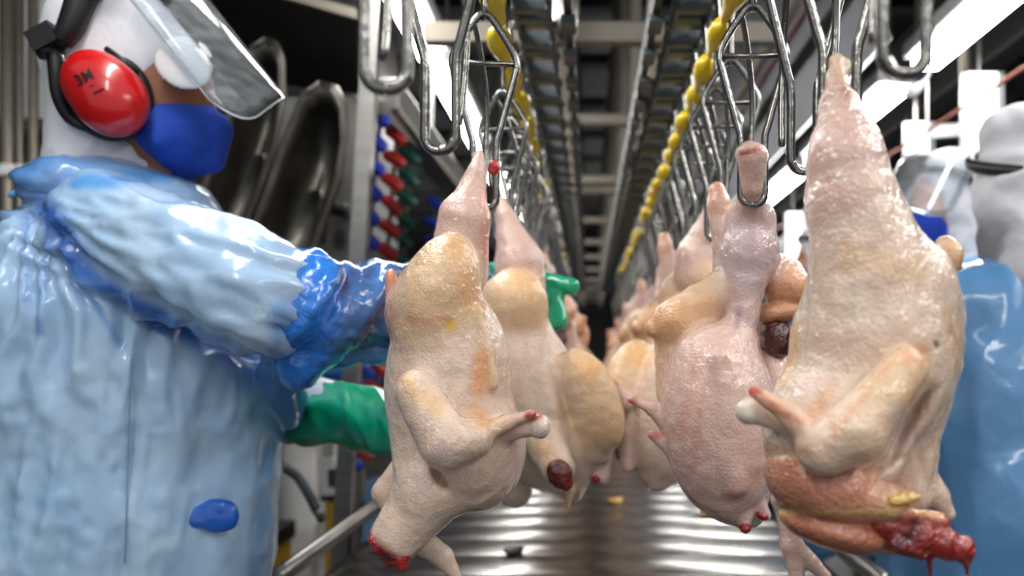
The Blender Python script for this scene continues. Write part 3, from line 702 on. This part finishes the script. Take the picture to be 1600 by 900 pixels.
# gown
LB, SB, GB, DB = (180,208,234), (44,124,208), (150,182,212), (24,92,190)
gown = [ell((212,500,1.22),(192,235,.205),0,30,LB), cone((206,600,1.22),(182,930,1.22),226,214,30,LB), coneW((-.68,1.22,.93),(-.76,1.22,.66),.15,.15,.06,LB),
        cone((172,366,1.07),(402,464,1.02),92,97,16,LB), ell((165,305,1.2),(95,42,.14),0,20,SB), cone((90,330,1.2),(40,470,1.22),40,60,26,LB),
        cone((215,400,1.38),(370,590,1.42),80,74,20,LB), cone((430,548,1.12),(448,640,1.26),34,24,20,SB),
        coneW((-.62,1.22,1.02),(-.68,1.22,.93),.16,.15,.06,LB)]
K = np.array([66., 316.])
def gown_d(v, n):
    q = proj(v); r = np.linalg.norm(q-K, axis=1); th = np.arctan2(q[:, 1]-K[1], q[:, 0]-K[0])
    a = np.sin(th*26+2.5*vnoise(np.c_[r/90, th*2, r*0]))*np.exp(-((r-150)/150)**2)*0.0065*np.clip((th-0.45)/0.3, 0, 1)
    x, y = q[:, 0]/100, q[:, 1]/100
    up = np.clip((520-q[:, 1]+(q[:, 0]-200)*.35)/100, 0, 1)          # sleeve: long folds along the arm
    b = ridge(np.c_[x*.8+3, v[:, 1]*4, (y-x*.32)*3.2])*0.0065*up
    c = ridge(np.c_[(x+y*.12)*2.0, v[:, 1]*5, y*0.55+7])*0.006*(1-up)
    e = fbm(np.c_[x*5, v[:, 1]*30, y*5])*0.0022
    g = -0.012*np.exp(-(np.minimum(segd(q, (95,370), (230,470)), segd(q, (230,470), (420,572)))/13)**2)*(v[:, 1] < 1.2)
    return a+b+c+e+g
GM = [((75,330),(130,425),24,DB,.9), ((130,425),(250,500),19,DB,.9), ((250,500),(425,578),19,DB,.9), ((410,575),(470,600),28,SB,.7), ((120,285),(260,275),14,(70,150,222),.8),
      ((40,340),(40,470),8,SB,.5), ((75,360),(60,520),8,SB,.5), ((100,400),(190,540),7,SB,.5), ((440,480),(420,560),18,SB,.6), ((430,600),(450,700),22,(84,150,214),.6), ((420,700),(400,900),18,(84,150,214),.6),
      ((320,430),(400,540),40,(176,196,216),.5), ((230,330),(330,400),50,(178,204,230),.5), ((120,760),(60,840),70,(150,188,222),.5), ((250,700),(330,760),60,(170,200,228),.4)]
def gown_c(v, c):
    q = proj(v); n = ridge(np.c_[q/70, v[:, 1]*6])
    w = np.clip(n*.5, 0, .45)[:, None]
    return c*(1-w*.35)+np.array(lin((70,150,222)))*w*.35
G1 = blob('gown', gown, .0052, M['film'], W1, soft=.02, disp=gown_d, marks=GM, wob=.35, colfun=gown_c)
G1['label'] = 'crinkled light blue plastic gown'
tie = [cone((62,318,1.17),(76,282,1.16),9,17,8,SB), cone((76,282,1.16),(60,272,1.16),16,10,8,(110,176,230)), cone((60,288,1.16),(16,306,1.15),9,4,6,(110,176,230)), cone((60,322,1.17),(30,345,1.15),10,15,8,SB), cone((30,345,1.15),(2,366,1.14),15,11,8,(90,160,225))]
blob('gown_tie', tie, .0035, M['film'], W1, disp=lambda v, n: ridge(v*60)*.0015)
dp = near_depth(G1, 325, 808) or 1.03
o = blob('pocketed_glove', [ell((298,808,dp-.001),(34,17,.008),-8,12,(44,106,200)), ell((342,806,dp-.001),(30,27,.008),0,14,(26,92,196))], .003, M['film'], W1, disp=lambda v, n: ridge(v*40)*.0015)
o['label'] = 'blue glove showing in the pocket'
sm = []
for y in range(560, 900, 20):
    dd = near_depth(G1, 205-(y-560)*.03, y)
    if dd: sm.append(P(205-(y-560)*.03, y, dd-.0005))
MB().tube(sm, .0007, 6).build('gown_seam', M['bluepanel'], W1, smooth=True)
# sleeve over the forearm
slv = [cone((476,470,1.035),(500,480,1.045),80,68,10,(58,60,100)), cone((500,540,1.05),(470,560,1.06),34,40,12,(60,140,216)), cone((515,482,1.05),(600,474,1.10),66,56,10,(58,60,100)), cone((600,474,1.10),(735,450,1.24),56,40,10,(58,60,100)), cone((520,548,1.09),(620,540,1.12),22,16,8,(80,156,214))]
def slv_d(v, n):
    q = proj(v); return ridge(np.c_[(q[:, 0]+q[:, 1]*.55)/46, v[:, 1]*8, q[:, 1]/150])*.006+ridge(np.c_[q/16, v[:, 1]*30])*.0018
def slv_c(v, c):
    q = proj(v); n = ridge(np.c_[(q[:, 0]+q[:, 1]*.55)/46+.3, v[:, 1]*8, q[:, 1]/150])
    w = np.clip(n*.6, 0, .55)[:, None]; c = c*(1-w)+np.array(lin((84,150,226)))*w
    w = np.clip((545-q[:, 0]-(q[:, 1]-480)*.15+vnoise(v*60)*22)/26, 0, 1)[:, None]; return c*(1-w)+np.array(lin((46,124,218)))*w
o = blob('plastic_sleeve', slv, .0042, M['cuff'], W1, soft=.006, disp=slv_d, colfun=slv_c); o['label'] = 'crinkled blue plastic sleeve over a dark cuff'
GN = (0, 168, 122); GD = (0, 156, 114)
def gl_d(v, n):
    q = proj(v); return ridge(np.c_[(q[:, 0]-q[:, 1]*.5)/44, v[:, 1]*10, q[:, 1]/120])*.0062
lg = [cone((482,646,1.34),(560,650,1.27),48,46,8,GN), cone((560,650,1.27),(640,676,1.18),46,42,10,GD), cone((640,676,1.18),(690,692,1.12),38,30,10,GN), ell((715,690,1.10),(38,32,.02),0,10,GN),
      cone((735,675,1.10),(785,672,1.09),11,9,4,GN), cone((740,688,1.10),(792,690,1.09),11,9,4,GN), cone((738,702,1.10),(785,708,1.09),11,9,4,GN), cone((730,714,1.10),(770,722,1.09),10,8,4,GN), cone((700,664,1.10),(735,640,1.08),12,10,5,GN)]
o = blob('glove', lg, .0038, M['glove'], W1, disp=gl_d); o['label'] = 'long green rubber gauntlet, lower arm'
rg = [cone((700,452,1.22),(750,446,1.265),38,34,10,GN), ell((800,452,1.285),(58,44,.024),0,10,GN), cone((742,442,1.25),(776,436,1.262),30,26,8,GN),
      cone((845,440,1.29),(874,446,1.275),17,15,5,GN), cone((874,446,1.275),(892,447,1.265),15,13,4,GN),
      cone((846,452,1.285),(866,470,1.27),19,17,5,GN), cone((866,470,1.27),(874,502,1.255),16,14,4,GN),
      cone((835,468,1.285),(852,490,1.27),17,15,5,GN), cone((852,490,1.27),(862,506,1.255),15,13,4,GN),
      cone((818,478,1.285),(838,500,1.27),15,13,5,GN), cone((838,500,1.27),(846,512,1.255),12,11,4,GN),
      cone((790,418,1.275),(822,408,1.26),15,13,5,GN), cone((822,408,1.26),(846,416,1.25),12,10,4,GN)]
o = blob('glove', rg, .0032, M['glove'], W1, disp=lambda v, n: fbm(v*50)*.002); o['label'] = 'green rubber glove gripping the second chicken'
# white cuff with blue film where the gauntlet leaves the gown
blob('cuff', [cone((455,645,1.36),(476,646,1.345),46,44,8,(120,176,226))], .005, M['cuff'], W1, disp=lambda v, n: ridge(v*50)*.003)

# ------------------------------------------------------------------ other workers
def worker(x, y, yaw, label, film, height=1.0, arms=True, muff=False, shield=True, lean=0.0, apron=True, coat=(206,206,210), glove=GN, hoodc=(206,206,212), h=.011):
    """local frame: faces +X; built around the origin, then turned and placed"""
    t = root('person', (0, 0, 0), label, 'person')
    hx = .03+lean
    pr = [ellW((hx, 0, 1.60), (.098, .076, .125), 0, .02, (186,128,100)), ellW((hx+.06, 0, 1.545), (.05, .052, .07), 0, .02, (186,128,100)), coneW((hx+.10, 0, 1.595), (hx+.112, 0, 1.565), .011, .015, .01, (190,130,100)),
          coneW((hx-.02, 0, 1.52), (0, 0, 1.40), .06, .075, .03, (186,128,100)), ellW((lean*.5, 0, 1.22), (.13, .19, .25), 0, .05, coat), ellW((0, 0, .92), (.13, .17, .16), 0, .05, coat)]
    for s in (-1, 1):
        pr += [coneW((lean*.7, s*.18, 1.38), (.10+lean, s*.22, 1.14), .065, .052, .03, coat), coneW((.10+lean, s*.22, 1.14), (.34+lean, s*.12, 1.17), .05, .036, .02, coat), ellW((.39+lean, s*.11, 1.17), (.055, .026, .04), 0, .015, coat),
               coneW((0, s*.09, .88), (.02, s*.10, .48), .10, .075, .03, coat), coneW((.02, s*.10, .48), (0, s*.10, .10), .075, .07, .02, coat), coneW((0, s*.10, .06), (.14, s*.11, .05), .055, .05, .02, (228,228,228))]
    def put(name, prims, hh, mat, disp=None):
        v, f = nets(prims, hh)
        if disp is not None: v = v+normals(v, f)*disp(v)[:, None]
        return obj(name, v, f, M[mat], t, (0, 0, 0), True, prim_cols(v, prims, .01))
    put('body', pr, h, 'human')
    put('hood', [ellW((hx-.015, 0, 1.605), (.108, .09, .135), 0, .02, hoodc), coneW((hx-.03, 0, 1.50), (-.01, 0, 1.42), .085, .10, .04, hoodc), ellW((hx-.01, 0, 1.70), (.10, .085, .04), 0, .02, hoodc), ellW((hx+.12, 0, 1.575), (.075, .075, .095), 0, .01, hoodc, True)], .007, 'cloth',
        lambda v: ridge(v*np.array([16, 16, 24]))*.006+fbm(v*18)*.006)
    put('face_mask', [ellW((hx+.075, 0, 1.535), (.058, .058, .058), 0, .015, (20,60,170)), ellW((hx+.10, 0, 1.55), (.035, .03, .035), 0, .02, (20,60,170))], .005, 'mask')
    for s in (-1, 1): put('eye', [ellW((hx+.088, s*.032, 1.615), (.010, .012, .006), 0, .004, (40,26,20))], .003, 'human')
    if apron:
        put('apron', [ellW((lean*.5, 0, 1.20), (.155, .215, .27), 0, .05, film), ellW((lean*.5, 0, 1.40), (.11, .21, .075), 0, .04, film), coneW((0, 0, 1.0), (0, 0, .60), .19, .20, .05, film)]+[coneW((lean*.7, s*.18, 1.37), (.10+lean, s*.22, 1.14), .085, .075, .03, film) for s in (-1, 1)]+[coneW((.10+lean, s*.22, 1.14), (.26+lean, s*.155, 1.16), .07, .055, .02, film) for s in (-1, 1)], .008, 'film',
            lambda v: ridge(np.c_[v[:, 0]*9, v[:, 1]*9, v[:, 2]*2.5])*.008+fbm(v*20)*.004)
    if arms:
        for s in (-1, 1):
            g = [coneW((.22+lean, s*.17, 1.165), (.36+lean, s*.12, 1.17), .05, .042, .02, glove), ellW((.40+lean, s*.11, 1.17), (.055, .03, .045), 0, .015, glove)]
            for k in range(4): g.append(coneW((.43+lean, s*.11, 1.195-k*.02), (.495+lean-abs(k-1.3)*.008, s*.10, 1.19-k*.022), .011, .009, .006, glove))
            g.append(coneW((.40+lean, s*.09, 1.20), (.44+lean, s*.055, 1.215), .012, .010, .008, glove))
            put('glove', g, .005, 'glove')
    if muff:
        for s in (-1, 1):
            put('ear_muff', [ellW((hx-.01, s*.105, 1.59), (.042, .03, .052), 0, .01, (200,14,20))], .005, 'glove')
        MB().tube([(hx-.01, -.105, 1.63), (hx-.01, -.09, 1.72), (hx-.01, 0, 1.765), (hx-.01, .09, 1.72), (hx-.01, .105, 1.63)], .008, 8, 4).build('ear_muff_band', M['black'], t, smooth=True)
    MB().tube([(hx+.09, 0, 1.690), (hx+.06, .072, 1.675), (hx-.04, .100, 1.635), (hx-.128, 0, 1.605), (hx-.04, -.100, 1.635), (hx+.06, -.072, 1.675), (hx+.09, 0, 1.690)], .011, 8, 4).build('headband', M['black'], t, smooth=True)
    if shield:
        e = empty('face_shield', (0, 0, 0)); e.parent = t; e['_o'] = [0, 0, 0]
        visor(e, (hx+.03, 0, 1.68), (.62, 0, -.78), (.78, 0, .62), (0, 1, 0), .20, .105, .085)
    t.location = (x, y, 0); t.rotation_euler = (0, 0, yaw); t.scale = (height,)*3
    return t
FB = (104,158,208)
worker(0.745, 1.45, math.radians(84), 'worker in blue plastic apron and grey hood seen from behind at the right edge', (92,146,196), .955, lean=.06, shield=False)
worker(0.97, 2.36, math.radians(214), 'worker with a raised face shield and blue mask behind the front right chicken', FB, 1.015, lean=.03)
worker(0.93, 3.45, math.radians(180), 'distant worker with red ear muffs glimpsed between the right-hand chickens', FB, 1.0, muff=True, shield=False)
worker(-1.27, 4.05, math.radians(-20), 'background worker in white trousers and boots below the green gauntlet', FB, 1.0, apron=False, glove=(40,110,210), arms=True, coat=(226,224,220))

# ------------------------------------------------------------------ overhead frames between the lines
def portal(y, z, x0, x1, zt, w, label, beam=0.055, wide=0.0):
    t = root('support_frame', ((x0+x1)/2, y, z), label, 'frame', 'steel frames between the lines')
    MB().box((x0-wide, y-.02, z-beam/2), (x1+wide, y+.02, z+beam/2), .004).build('crossbar', M['steel_warm'], t)
    for x in (x0, x1): MB().box((x-w/2, y+.021, z-.10), (x+w/2, y+.021+w, zt), .003).build('post', M['steel_warm'], t)
portal(2.1, CZ+.745, -.085, .155, 3.5, .03, 'nearest steel crossbeam between the two overhead chains', .05, .30)
for i, (y, z) in enumerate(((2.9, .75), (3.75, .72), (4.0, .72), (4.9, .72), (5.7, .7), (6.6, .7), (7.6, .7), (8.7, .7), (9.8, .7), (11.0, .7), (12.2, .7))):
    portal(y, CZ+z, -.085, .155, 3.5, .034, f'{ordn[i+1]} steel ladder frame between the chains counting from the camera', .035)
t = root('steel_canister', tuple(P(880,30,2.0)), 'shiny rounded steel canister hanging beside the nearest crossbeam', 'canister')
MB().tube([P(884,-140,1.98), P(884,30,1.98), P(885,50,1.98), P(886,62,1.98), P(886,66,1.98)], [.030, .030, .027, .016, .004], 16).build('shell', M['steel'], t, smooth=True)
MB().tube([P(866,-140,2.02), P(866,60,2.02)], .012, 10).build('pipe', M['steel'], t, smooth=True)

# ------------------------------------------------------------------ left background: hood panels, chutes, rack, posts
t = root('dark_machine_hood', (-1.3, 2.6, 0), 'dark steel machine housing behind the left worker', 'machine')
MB().box((-1.75, 2.55, 1.34), (-0.66, 3.1, 2.32), .01).build('housing', M['dark'], t)
for x in (-1.6, -.8): MB().box((x-.02, 2.8, 2.32), (x+.02, 2.84, 3.5)).build('hanger', M['steel'], t)
MB().bar(P(330,-42,2.0), P(572,28,2.0), .02, .02).build('edge_trim', M['steel_warm'], t)
vs = [P(330,-40,2.02), P(574,30,2.02), P(574,150,2.5), P(330,120,2.5)]
m = MB(); m.add([tuple(p) for p in vs]+[tuple(p+np.array([0, 0, .02])) for p in vs], [(0,1,2,3),(7,6,5,4),(0,4,5,1),(1,5,6,2),(2,6,7,3),(3,7,4,0)]); m.build('canopy_sheet', M['dark'], t)
def chute(label, outline, d0, depth, lab2=None):
    """a deep rounded trough: outline ring (pixels) pressed back into a dish"""
    t = root('chute', tuple(P(outline[0][0], outline[0][1], d0)), label, 'chute', 'curved steel chutes')
    ring = [P(x, y, d0) for x, y in outline]; n = len(ring); c = sum(ring)/n
    vs = []; fs = []
    for k, (s, dz) in enumerate(((1.0, 0), (.90, .0), (.84, .03), (.70, .07), (.45, .095), (.0, .10))):
        for p in ring:
            q = c+(p-c)*s; q[1] += dz*depth/.1; vs.append(q)
    R = 6
    for k in range(R-1):
        for i in range(n): fs.append([k*n+i, k*n+(i+1) % n, (k+1)*n+(i+1) % n, (k+1)*n+i])
    o = obj('trough', vs, fs, M['chute'], t); md = o.modifiers.new('thick', 'SOLIDIFY'); md.thickness = .006
    MB().tube([tuple(p) for p in ring]+[tuple(ring[0])], .007, 8).build('rim', M['chute'], t, smooth=True)
chute('dull steel chute tilted behind the clear face shield', [(415,60),(432,68),(442,95),(443,150),(432,220),(405,300),(370,390),(340,440),(290,420),(300,340),(340,230),(375,120),(395,72)], 2.05, .12)
chute('dull steel chute tilted between the face shield and the tall steel post', [(500,130),(525,138),(538,165),(540,215),(530,280),(505,350),(478,430),(440,470),(380,450),(385,380),(420,290),(452,200),(475,145)], 1.98, .12)
t = root('steel_sheet', tuple(P(500,300,2.35)), 'pale steel sheet showing between the two chutes', 'panel')
MB().box((-.95, 2.38, 1.3), (-.60, 2.40, 1.93), .003).build('sheet', M['steel'], t)
MB().tube([P(500,330,2.3), P(520,325,2.3), P(545,330,2.3)], .018, 8, 3).build('clamp', M['black'], t, smooth=True)
MB().tube([P(505,345,2.29), P(500,380,2.29)], .014, 8).build('bolt', M['black'], t, smooth=True)
t = root('steel_post', tuple(P(548,700,1.95)), 'tall flat steel post left of the coloured clip rack', 'post')
m = MB(); m.bar(P(588,-60,1.95), P(498,1446,1.95), .034, .034, (0, 1, 0)); m.build('upright', M['steel'], t)
MB().box((-.63, 1.91, 0), (-.55, 1.99, .02)).build('foot_plate', M['steel'], t)
# coloured clips on rods
rk = root('clip_rack', tuple(P(590,750,2.2)), 'rack of leaning rods with blue, red and green clips beside the steel post', 'rack')
def rod(x0, y0, x1, y1, dd, mat, step, skip=()):
    a = P(x0, y0, dd); b = P(x1, y1, dd)
    MB().tube([a, b], .006, 8).build('rod', M['steel_warm'], rk, smooth=True)
    n = int((y1-y0)/step); f = None
    for i in range(n+1):
        u = i/n; c = a+(b-a)*u
        s = dd/F
        if f is None:
            base = c
            m = MB(); m.tube([c+np.array([-14*s, -.012, 8*s]), c+np.array([-4*s, -.016, 4*s]), c+np.array([8*s, -.016, -6*s]), c+np.array([15*s, -.012, -12*s])], [.012, .016, .016, .011], 8, 2)
            f = m.build('clip', M[mat], rk, tuple(c), True)
        else:
            q = f.copy(); COL.objects.link(q); q.parent = rk; q.location = c-np.array(rk['_o']); q.rotation_euler = (0, random.uniform(-.15, .15), random.uniform(-.2, .2))
rod(594, 186, 548, 720, 2.1, 'blue_p', 37)
rod(620, 214, 580, 715, 2.3, 'red_p', 34)
rod(641, 244, 606, 700, 2.5, 'green_p', 31)
rod(682, 320, 660, 690, 2.9, 'blue_p', 30)
MB().bar(P(520,748,2.05), P(640,715,2.3), .03, .04).build('lower_rail', M['steel'], rk)
MB().bar(P(588,168,2.05), P(660,238,2.7), .03, .03).build('upper_rail', M['steel'], rk)
for px, dd in ((560, 2.1), (612, 2.45)): MB().bar(P(px,735,dd), np.array([P(px,735,dd)[0]-.06, dd, 0.0]), .03, .03).build('leg', M['steel'], rk)
t = root('overhead_rail', (-.50, 1.7, CZ+.62), 'grey steel beam running below the left-hand lights', 'beam')
MB().box((-.535, 2.15, CZ+.58), (-.455, 8, CZ+.66), .006).build('beam', M['steel'], t)
for y in (2.78, 4.1, 5.65, 7.15): MB().box((-.505, y, CZ+.66), (-.485, y+.02, 2.95)).build('hanger', M['steel'], t)
t = root('dark_equipment', (-.95, 4.9, 0), 'dark machinery standing beyond the clip rack', 'machine')
MB().box((-1.25, 4.9, .0), (-.62, 6.4, 1.75), .02).build('housing', M['dark'], t)
for k in range(4): MB().box((-.618, 5.0+k*.33, .5), (-.610, 5.28+k*.33, 1.6), .003).build('panel', M['wall'], t)
# vertical pipes at the left edge
for px, r, lab in ((12, .018, 'leftmost vertical steel pipe behind the worker\'s back'), (31, .010, 'thin middle vertical steel pipe behind the worker\'s back'), (52, .013, 'bright right-hand vertical steel pipe behind the worker\'s back')):
    t = root('steel_pipe', tuple(P(px,550,2.2)*np.array([1, 1, 0])), lab, 'pipe', 'vertical pipes at the left edge')
    x = P(px, 0, 2.2)[0]
    MB().tube([(x, 2.2, 0), (x, 2.2, 2.95)], r, 14).build('pipe', M['steel_warm'], t, smooth=True)
    for z in (CZ+.447, CZ+.1): MB().tube([(x, 2.2, z-.012), (x, 2.2, z+.012)], r+.005, 14).build('collar', M['white'], t, smooth=True)
tag(MB().tube([P(-60,268,2.18), P(38,268,2.18)], .011, 10).build('pipe_bracket', M['white'], smooth=True), 'short white horizontal bracket across the left pipes', 'bracket')
t = root('pale_panel', tuple(P(85,70,2.6)), 'pale grey wall cabinet behind the head of the left worker', 'cabinet')
MB().box((-1.72, 2.42, 1.88), (-1.30, 2.45, 2.7), .004).build('door', M['white'], t)
MB().box((-1.74, 2.451, 1.86), (-1.28, 2.53, 2.72), .004).build('body', M['wall'], t)
# hose nozzle, bins and panels under the rack
t = root('hose_nozzle', tuple(P(470,760,1.75)), 'curved grey hose with a steel nozzle in front of the worker', 'hose')
MB().tube([P(380,735,1.7), P(432,728,1.72), P(462,742,1.74), P(480,768,1.75), P(494,795,1.76)], .010, 10, 4).build('hose', M['chain'], t, smooth=True)
MB().tube([P(492,792,1.76), P(504,814,1.77)], [.011, .008], 10).build('nozzle', M['steel'], t, smooth=True)
for (px0, px1, py, dd, mat, lab) in ((512, 536, 752, 3.0, 'yellow_bin', 'ochre and black bin standing beneath the rack beside white boots'), (398, 424, 830, 2.9, 'yellow_bin', 'ochre bin low behind the gown hem')):
    a = P(px0, py, dd); b = P(px1, py, dd)
    t = root('bin', (float((a[0]+b[0])/2), dd, 0), lab, 'bin')
    MB().box((a[0], dd-.04, 0), (b[0], dd+.2, a[2]-.06), .008).build('body', M[mat], t)
    MB().box((a[0]-.012, dd-.05, a[2]-.06), (b[0]+.012, dd+.21, a[2]), .006).build('lid', M['black'], t)
t = root('yellow_stand', tuple(P(548,880,3.1)*np.array([1, 1, 0])), 'thin yellow upright beside the ochre bin', 'stand')
q = P(563,760,3.1); MB().box((q[0]-.012, 3.1, 0), (q[0]+.012, 3.13, q[2]), .003).build('upright', M['yellow_bin'], t)
MB().box((q[0]-.03, 3.05, 0), (q[0]+.03, 3.18, .015)).build('base', M['black'], t)
t = root('white_bottle_box', tuple(P(510,770,2.9)), 'narrow white box hanging beside the steel post', 'box')
a = P(500,715,2.9); b = P(521,775,2.9); MB().box((a[0], 2.9, b[2]), (b[0], 2.94, a[2]), .006).build('box_body', M['white'], t)
MB().box((a[0]+.01, 2.92, a[2]), (b[0]-.01, 2.935, a[2]+.08), .003).build('hanger', M['steel'], t)
t = root('blue_crate', tuple(P(580,760,2.9)*np.array([1, 1, 0])), 'pale blue plastic screen below the clip rack', 'screen')
a = P(560,725,2.9); b = P(604,860,2.9); MB().box((a[0], 2.9, .25), (b[0], 2.93, a[2]), .006).build('sheet', M['bluepanel'], t)
for x in (a[0], b[0]): MB().box((x-.012, 2.895, 0), (x+.012, 2.935, a[2]+.02), .003).build('frame_post', M['steel'], t)

# ------------------------------------------------------------------ right background
t = root('sloped_hood', (.75, 3, 2.2), 'grey sloped steel hood panel behind the right-hand shackles', 'panel')
m = MB(); a = [(.52, 2.6, 2.9), (.86, 2.6, 2.15), (.86, 6.5, 2.15), (.52, 6.5, 2.9)]
m.add(a+[(x+.02, y, z+.01) for x, y, z in a], [(0,1,2,3),(7,6,5,4),(0,4,5,1),(1,5,6,2),(2,6,7,3),(3,7,4,0)]).build('sheet', M['hoodgrey'], t)
MB().tube([(.73, 2.6, 2.40), (.73, 6.5, 2.40)], .006, 8).build('red_line', M['copper'], t, smooth=True)
t = root('copper_pipe', (1.095, 2, CZ+.715), 'thin reddish pipe slanting past the white panels at the right', 'pipe')
MB().tube([(1.095, 1.4, CZ+.715), (1.095, 7, CZ+.715)], .0055, 10).build('pipe', M['copper'], t, smooth=True)
for y in (2.9, 4.28): MB().tube([(1.095, y, CZ+.715), (1.095, y, 2.95)], .004, 6).build('hanger', M['steel'], t)
def board(x0, x1, y0, y1, dd, lab):  # plain white board, its brightness put in as emission; not a lamp
    a = P(x0, y0, dd); b = P(x1, y1, dd)
    t = root('pale_panel', (float((a[0]+b[0])/2), dd, float(b[2])), lab, 'panel', 'white boards with added glow at the right')
    MB().box((a[0], dd, b[2]), (b[0], dd+.02, a[2]), .004).build('emissive_face', M['panel'], t)
    MB().box((a[0]-.006, dd+.0205, b[2]-.006), (b[0]+.03, dd+.05, a[2]+.006), .004).build('backing', M['housing'], t)
    MB().tube([((a[0]+b[0])/2, dd+.03, a[2]), ((a[0]+b[0])/2, dd+.03, 2.95)], .006, 8).build('hanger', M['steel'], t)
board(1513, 1560, 112, 290, 2.75, 'tall bright white panel above the workers at the right')
board(1421, 1452, 190, 240, 3.2, 'small bright white panel above the raised face shield')
board(1230, 1253, 332, 405, 4.3, 'narrow white panel left of the front right chicken')
board(1268, 1290, 325, 390, 4.6, 'narrow white panel half hidden by the front right chicken')
t = root('white_strut', tuple(P(1480,205,2.95)), 'white horizontal strut between the two bright panels', 'strut')
MB().bar(P(1450,207,3.0), P(1520,203,2.95), .03, .04).build('bar', M['white'], t)
t = root('white_pipe', (float(P(1508,0,2.88)[0]), 2.88, 1.9), 'pale vertical pipe beside the tall white panel', 'pipe')
q = P(1508,200,2.88); MB().tube([(q[0], 2.88, q[2]), (q[0], 2.88, 2.95)], .017, 12).build('pipe', M['steel_warm'], t, smooth=True)
MB().tube([(q[0], 2.88, q[2]-.012), (q[0], 2.88, q[2]+.012)], .022, 12).build('collar', M['steel'], t, smooth=True)
t = root('bulb_lamp', tuple(P(1425,140,2.2)), 'small white bulb on a looped cable below the right-hand tubes', 'lamp')
MB().tube([P(1390,112,2.2), P(1402,130,2.2), P(1415,148,2.2), P(1424,146,2.2)], .004, 8, 4).build('cable', M['white'], t, smooth=True)
MB().tube([P(1436,132,2.2), P(1450,118,2.2), P(1450,100,2.2), P(1446,84,2.2), P(1446,0,2.2), P(1446,-525,2.2)], .005, 8, 4).build('cable', M['white'], t, smooth=True)
MB().tube([P(1418,150,2.2), P(1424,144,2.2), P(1434,136,2.2), P(1440,131,2.2)], [.005, .014, .014, .005], 10, 3).build('bulb', M['white'], t, smooth=True)
t = root('ceiling_beam', (1.5, 3, 2.6), 'dark steel beam along the right-hand ceiling', 'beam')
MB().box((1.5, 1.2, 2.35), (1.62, 9, 2.55), .006).build('beam', M['dark'], t)
MB().box((1.30, 1.2, 2.56), (1.80, 9, 2.60), .006).build('flange', M['dark'], t)
t = root('steel_conduit', (.98, 2, 2.45), 'long pale conduit running above the right-hand line', 'pipe')
MB().tube([(.62, 1.2, 2.30), (.62, 9, 2.30)], .022, 12).build('pipe', M['steel_warm'], t, smooth=True)
for y in (2, 4, 6): MB().tube([(.62, y, 2.30), (.62, y, 2.95)], .005, 6).build('hanger', M['steel'], t)
for i in range(2):
    x = 1.55+i*.5; y = 3.6+i*.8
    t = root('steel_column', (x, y, 0), f'{ordn[i]} dark steel column beyond the workers at the right', 'column')
    MB().box((x-.04, y-.04, 0), (x+.04, y+.04, 2.95), .004).build('shaft', M['dark'], t)
    MB().box((x-.08, y-.08, 0), (x+.08, y+.08, .02)).build('base_plate', M['steel'], t)
t = root('right_machine', (1.6, 5.5, 0), 'dark machine block far behind the workers at the right', 'machine')
MB().box((1.25, 5.2, 0), (3.2, 7.5, 2.0), .02).build('housing', M['dark'], t)
MB().box((1.4, 5.18, 1.0), (2.2, 5.199, 1.7), .004).build('panel', M['wall'], t)

# ------------------------------------------------------------------ scraps on the belt
for px, py, c, lab in ((960, 786, 'fat', 'small yellow fat scrap lying on the belt'), (800, 866, 'dark', 'small dark scrap lying in the bright reflection on the belt'), (1104, 806, 'fat', 'yellowish scrap on the belt beneath the plump right chicken')):
    dd = F*(CZ-BZ)/(py-VY); q = P(px, py, dd)
    s = []
    v, f = nets([ellW((q[0], dd, BZ+.006), (.018, .02, .007), 8, .01), ellW((q[0]+.012, dd+.01, BZ+.007), (.012, .012, .006), -20, .01)], .002)
    tag(obj('scrap', v, f, M[c], None, (q[0], dd, BZ)), lab, 'scrap', 'scraps on the belt')

for o in bpy.data.objects:
    if '_o' in o: del o['_o']
